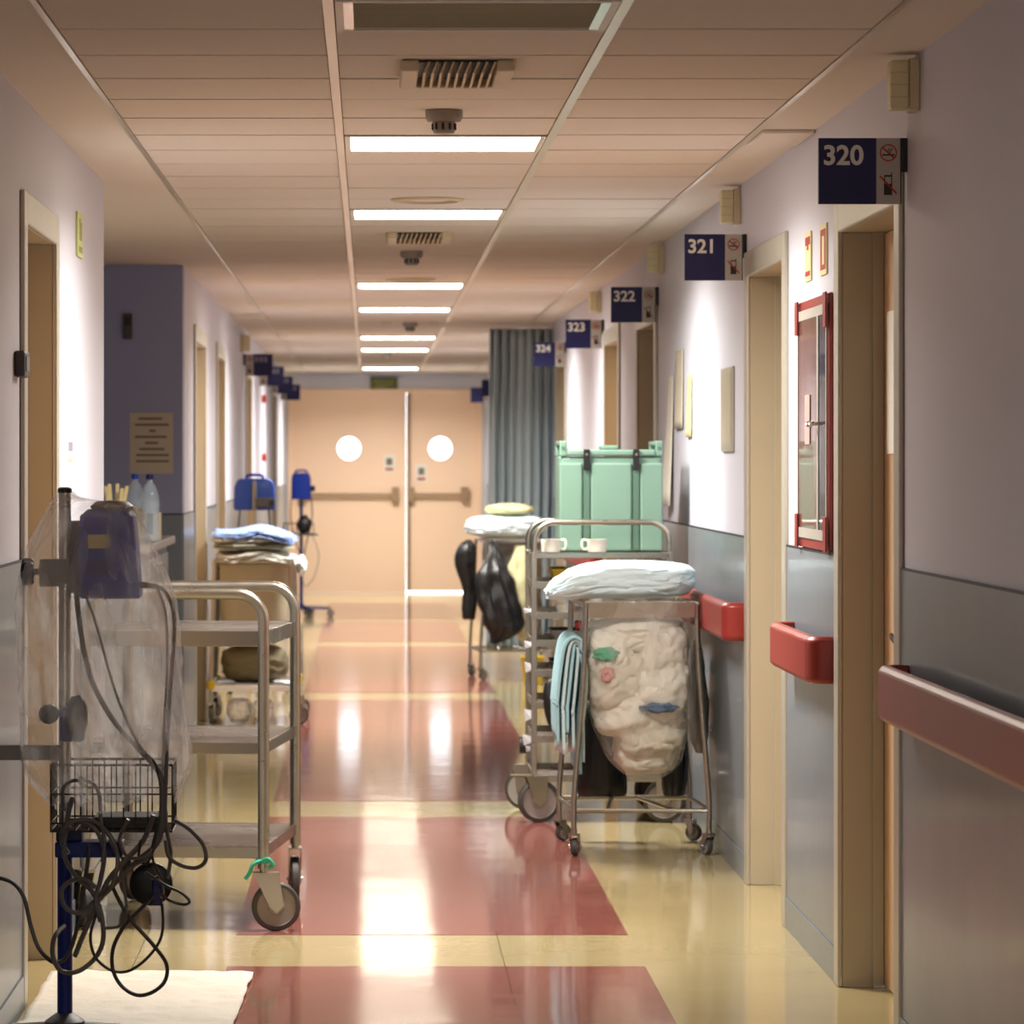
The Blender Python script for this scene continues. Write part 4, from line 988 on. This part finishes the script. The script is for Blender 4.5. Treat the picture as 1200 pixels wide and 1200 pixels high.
MB().box((ix0 + ix1) / 2 - .035, (ix0 + ix1) / 2 + .035, iy0 + .1, iy0 + .3, iz + .428, iz + .447).build('lid_pad', 'mint', lid, bevel=.006)
for sx, xe in ((1, ix0), (-1, ix1)):
    xx = sorted((xe, xe + sx * .03)); h = MB()
    h.box(xx[0], xx[1], iy0, iy0 + .035, iz + .40, iz + .465); h.box(xx[0], xx[1], iy1 - .035, iy1, iz + .40, iz + .465); h.box(xx[0], xx[1], iy0 + .035, iy1 - .035, iz + .445, iz + .465)
    h.build('carry_handle', 'mint', t, bevel=.006)
    MB().cyl((xe + sx * .015, iy0 - .002, iz + .435), (xe + sx * .015, iy0 + .004, iz + .435), .008).build('handle_bolt', 'mint_dark', t)
for xx in (ix0 + .1125, ix1 - .1125):
    l_ = MB().box(xx - .013, xx + .013, iy0 - .016, iy0 - .004, iz + .345, iz + .43).build('latch', 'black', t, bevel=.003)
    MB().cyl((xx, iy0 - .02, iz + .408), (xx, iy0 - .015, iz + .408), .006).build('latch_rivet', 'chrome', l_)
    MB().box(xx - .012, xx + .012, iy0 - .005, iy0 + .006, iz + .01, iz + .345).build('strap_groove', 'mint_dark', t)

# ------------------------------------------------------------------ C: far hamper with black bags
HC = Vector((.985, 27.35, 0))
hc = thing('linen_hamper', HC, 'far laundry hamper hung with black bags by the grey curtain', 'hamper', rz=R(6))
hamper(hc, .42, .5, .55, .955, .2, rzs=(.4, .8, 2, -.5))
mb = MB(); blob(mb, (.945, 27.3, 1.05), (.275, .26, .075), 3.6, .06, 1.7, 21, 5, .04)
tag(mb.build('sheet_bundle', 'sheet_aqua', smooth=True), 'pale aqua sheet bundle on the far hamper by the curtain', 'bundle')
mb = MB(); blob(mb, (.965, 27.25, 1.166), (.17, .17, .04), 2.4, .15, 1.8, 24, 4, .08)
tag(mb.build('crumpled_gown', 'gown_yellow', smooth=True), 'crumpled yellow-green gown lying on the far sheet bundle', 'gown')
def hang(rows, mat, lab, nm, seed, cat='sack', amp=.02):
    mb = MB(); sack(mb, rows, 2.2, 64, amp, 9, seed, True, True, amp * .7); return tag(mb.build(nm, mat, smooth=True), lab, cat)
Yc = 26.98; K = Yc / F
hang([(1.5 - 93 * K, (550 - 432) * K, Yc + .18, .015, .015), (1.5 - 102 * K, (547 - 432) * K, Yc + .17, .06, .05), (1.5 - 120 * K, (546 - 432) * K, Yc + .17, .072, .06), (1.5 - 150 * K, (551 - 432) * K, Yc + .17, .05, .05), (1.5 - 183 * K, (550 - 432) * K, Yc + .17, .045, .045), (1.5 - 187 * K, (550 - 432) * K, Yc + .17, .02, .02)], 'black_bag', 'narrow black bag hanging from the outer corner of the far hamper', 'black_sack', 31, amp=.01)
hang([(1.5 - 93 * K, (578 - 432) * K, Yc + .085, .012, .012), (1.5 - 108 * K, (579 - 432) * K, Yc + .02, .035, .025), (1.5 - 128 * K, (578 - 432) * K, Yc - .05, .1, .05), (1.5 - 158 * K, (583 - 432) * K, Yc - .06, .14, .08), (1.5 - 188 * K, (592 - 432) * K, Yc - .06, .135, .09), (1.5 - 203 * K, (590 - 432) * K, Yc - .06, .09, .07), (1.5 - 214 * K, (577 - 432) * K, Yc - .06, .025, .03)], 'black_bag', 'full black bag hanging on the front of the far hamper', 'black_sack', 33)
hang([(1.5 - 100 * K, (613 - 432) * K, Yc + .13, .05, .05), (1.5 - 125 * K, (612 - 432) * K, Yc + .13, .09, .08), (1.5 - 165 * K, (614 - 432) * K, Yc + .13, .1, .08), (1.5 - 205 * K, (618 - 432) * K, Yc + .13, .07, .07), (1.5 - 215 * K, (618 - 432) * K, Yc + .13, .03, .04)], 'gown_yellow', 'pale yellow gown stuffed beside the black bags of the far hamper', 'yellow_gown', 35, 'gown')
hang([(.93, 1.0, Yc + .46, .2, .13), (.75, 1.0, Yc + .46, .2, .13), (.45, 1.02, Yc + .46, .17, .12), (.3, 1.02, Yc + .46, .1, .08)], 'grey_bag', 'grey plastic bag filling the far hamper', 'grey_sack', 37)
t = thing('yellow_bin', (1.1, 26.6, 0), 'yellow waste bin on the floor under the far hamper', 'bin')
MB().loft([[Vector((1.1 + sx * w_, 26.6 + sy * w_, z)) for sx, sy in ((-1,-1),(1,-1),(1,1),(-1,1))] for w_, z in ((.06, .002), (.075, .17), (.069, .17), (.055, .01))]).build('bin_body', 'yellow', t, bevel=.006)
MB().box(1.02, 1.18, 26.52, 26.68, .172, .19).build('bin_lid', 'yellow', t, bevel=.005)

# ------------------------------------------------------------------ curtain
t = thing('corridor_curtain', (1.1, 28.75, 0), 'grey curtain bunched against the right wall', 'curtain')
def fc(u, v):
    x = .875 + (.45 + .03 * math.sin(v * 3)) * u + (.0 - .02 * (1 - v)) ; a = u * 2 * math.pi * 7.5
    return Vector((x + .012 * math.sin(a * 2 + v), 28.75 + (.05 + .02 * math.sin(u * 9)) * math.sin(a + .4 * math.sin(v * 4)) , .12 + (2.46 - .12) * v))
MB().grid(150, 24, fc).build('curtain_fabric', 'curtain', t, smooth=True, solid=.003)
MB().box(.3, XR - .002, 28.735, 28.765, ZC - .03, ZC - .0045).build('curtain_track', 'rail_metal', t)
for i in range(9): MB().tube([(.89 + i * .052, 28.75 + .008 * math.cos(a), 2.462 + .01 * math.sin(a)) for a in [j * math.pi / 4 for j in range(8)]], .002, 5, closed=True).build('curtain_ring', 'rail_metal', t)

# ------------------------------------------------------------------ left linen cart
LC = Vector((-.655, 22.85, 0))
lc = thing('linen_cart', LC, 'linen cart with beige canvas bag and yellow corner bumpers by the left wall', 'linen cart')
hamper(lc, .44, .48, .7, .93, .225, r=.014, wheel=.055, rzs=(1.5, 1.2, .2, .4))
MB().box(-.23, .23, -.34, .34, .2, .215).build('lower_shelf', 'tag_white', lc, local=True, bevel=.003)
for sx in (-1, 1):
    for sy in (-1, 1): MB().lathe([(.018, .2), (.026, .205), (.026, .245), (.018, .25)], (sx * .24, sy * .35, 0), 'z', 16).build('corner_bumper', 'yellow', lc, smooth=True, local=True)
MB().box(-.235, .235, -.366, -.352, .19, .222).build('front_lip', 'tag_white', lc, local=True, bevel=.002)
mb = MB(); sack(mb, [(.912, LC.x, LC.y, .205, .33), (.8, LC.x, LC.y, .2, .33), (.6, LC.x, LC.y, .195, .33), (.5, LC.x, LC.y, .18, .31), (.47, LC.x, LC.y, .12, .2)], 5, 56, .006, 6, 8, True, True, .006)
tag(mb.build('canvas_bag', 'canvas', smooth=True), 'beige canvas laundry bag hanging in the left linen cart', 'bag')
mb = MB(); blob(mb, (LC.x, LC.y - .02, .335), (.195, .3, .105), 3.4, .06, 1.6, 41, 4, .05)
tag(mb.build('dark_sack', 'canvas_dark', smooth=True), 'olive sack lying on the lower shelf of the linen cart', 'sack')
def fold(c, r, m, lab, seed, shape=None, nm='folded_blanket', p=4.5):
    mb = MB(); blob(mb, c, r, p, .10, 1.7, seed, 5, .07, shape); return tag(mb.build(nm, m, smooth=True), lab, nm.split('_')[-1])
def tilt(pt, q_): pt.z += -.028 * max(0, q_.x) ** 2 - .02 * max(0, -q_.y) + .012 * math.sin(q_.x * 4 + 1); return pt
fold((LC.x + .02, LC.y - .02, .966), (.235, .36, .027), 'sheet_white', 'white folded sheet at the bottom of the linen cart pile', 51, tilt, 'folded_sheet')
fold((LC.x - .01, LC.y - .01, 1.011), (.228, .33, .021), 'sheet_green', 'greenish white folded sheet in the middle of the linen cart pile', 53, None, 'folded_sheet')
fold((LC.x - .05, LC.y - .02, 1.047), (.2, .31, .019), 'sheet_white', 'white folded sheet just under the blue blanket', 54, None, 'folded_sheet')
fold((LC.x + .0, LC.y - .02, 1.09), (.235, .32, .029), 'blanket_blue', 'light blue folded blanket on top of the linen cart', 55, tilt)
mb = MB(); blob(mb, (LC.x + .27, LC.y - .1, .90), (.03, .1, .06), 2.4, .2, 2, 57, 3, .1)
tag(mb.build('hanging_sheet', 'sheet_aqua', smooth=True), 'pale sheet corner hanging over the edge of the linen cart', 'sheet')
for i, (x, y, r) in enumerate(((-.74, 22.6, .07), (-.6, 22.58, .06))):
    mb = MB(); blob(mb, (x, y, .078), (r, .09, .07), 2.6, .14, 2.2, 60 + i, 4, .08)
    tag(mb.build('plastic_bundle', 'tag_white', smooth=True), 'white plastic bundle on the floor under the linen cart', 'bundle', 'bundles under the linen cart')

# ------------------------------------------------------------------ farther monitor stands
def far_stand(x, y, lab, facing, bw_, bh_, basket):
    t = thing('monitor_stand', (x, y, 0), lab, 'medical stand')
    MB().cyl((x, y, .08), (x, y, 1.36), .016).build('pole', 'blue_deep' if basket else 'steel', t, smooth=True)
    MB().lathe([(.02, .07), (.045, .075), (.045, .1), (.02, .13)], (x, y, 0), 'z', 18).build('base_hub', 'blue_deep', t, smooth=True)
    for i in range(5):
        a = R(72 * i + 5); L = .27 if basket else .2
        MB().tube([(x, y, .095), (x + L * math.cos(a), y + L * math.sin(a), .085)], .014).build('base_leg', 'blue_deep', t, smooth=True)
        caster(t, L * math.cos(a), L * math.sin(a), .034, .088, a + 1.3 * i, off=.012, wmat='rubber', width=.026)
    z0 = 1.39 - bh_
    h = MB().loft([[Vector((x + a * bw_ / 2 * s, y + b * .07 - (.04 if basket else -.08), z)) for a, b in ((-1,-.8),(-.8,-1),(.8,-1),(1,-.8),(1,.8),(.8,1),(-.8,1),(-1,.8))] for z, s in ((z0, .96), (z0 + .03, 1), (1.33, .97), (1.37, .86), (1.385, .7))]).build('monitor_housing', 'blue_bright' if not basket else 'blue_plastic', t, smooth=True, bevel=.006)
    hx = MB().tube(spline([(x - .05, y - (.04 if basket else -.08), 1.375), (x - .045, y - (.04 if basket else -.08), 1.405), (x + .045, y - (.04 if basket else -.08), 1.405), (x + .05, y - (.04 if basket else -.08), 1.375)], 5), .01).build('carry_handle', 'blue_plastic', h, smooth=True)
    MB().box(x - .012, x + .012, y - .03, y + .03, 1.18, 1.37).build('pole_clamp', 'grey_plastic', t, bevel=.003)
    MB().lathe([(.01, -.01), (.028, 0), (.028, .03), (.01, .035)], (x + .1, y - .03, 1.235), 'x', 14).build('clamp_knob', 'black', t, smooth=True)
    MB().box(x + .012, x + .1, y - .05, y - .01, 1.2, 1.26).build('clamp_arm', 'dark_grey', t, bevel=.003)
    for px_ in (-.09, .095):
        MB().tube(spline([(x + px_, y - .05, z0 + .02), (x + px_ * 1.1, y - .08, .95), (x + px_ * .5, y - .06, .7), (x + .02, y - .03, .55)], 6), .006, 6).build('cable', 'cable_dark', t, smooth=True)
    if basket:
        for z in (.8, .9): MB().tube([(x - .17, y - .12, z), (x + .12, y - .12, z), (x + .12, y + .1, z), (x - .17, y + .1, z)], .004, 6, closed=True).build('basket_wire', 'wire', t)
        for i in range(8): MB().tube([(x - .17 + i * .0414, y - .12, .9), (x - .17 + i * .0414, y - .12, .8), (x - .17 + i * .0414, y + .1, .8), (x - .17 + i * .0414, y + .1, .9)], .003, 5).build('basket_wire', 'wire', t)
        MB().box(x - .16, x + .16, y - .14, y + .1, .785, .8).build('basket_tray', 'dark_grey', t, bevel=.004)
        mb = MB(); blob(mb, (x + .03, y - .03, .89), (.07, .07, .085), 2.3, .2, 2, 71, 3, .08); mb.build('pressure_cuff', 'black', t, smooth=True)
        MB().tube(spline([(x + .1, y - .12, .8), (x + .17, y - .13, .6), (x + .12, y - .12, .38), (x + .03, y - .06, .3), (x + .01, y - .02, .45)], 7), .004, 6).build('cable', 'grey_plastic', t, smooth=True)
far_stand((298 - 432) * 25.6 / F, 25.6, 'bright blue monitor on a steel stand behind the linen cart', 0, .27, .21, False)
far_stand((353 - 432) * 38.0 / F, 38.0, 'small blue monitor on a rolling stand with basket near the double doors', 0, .19, .26, True)
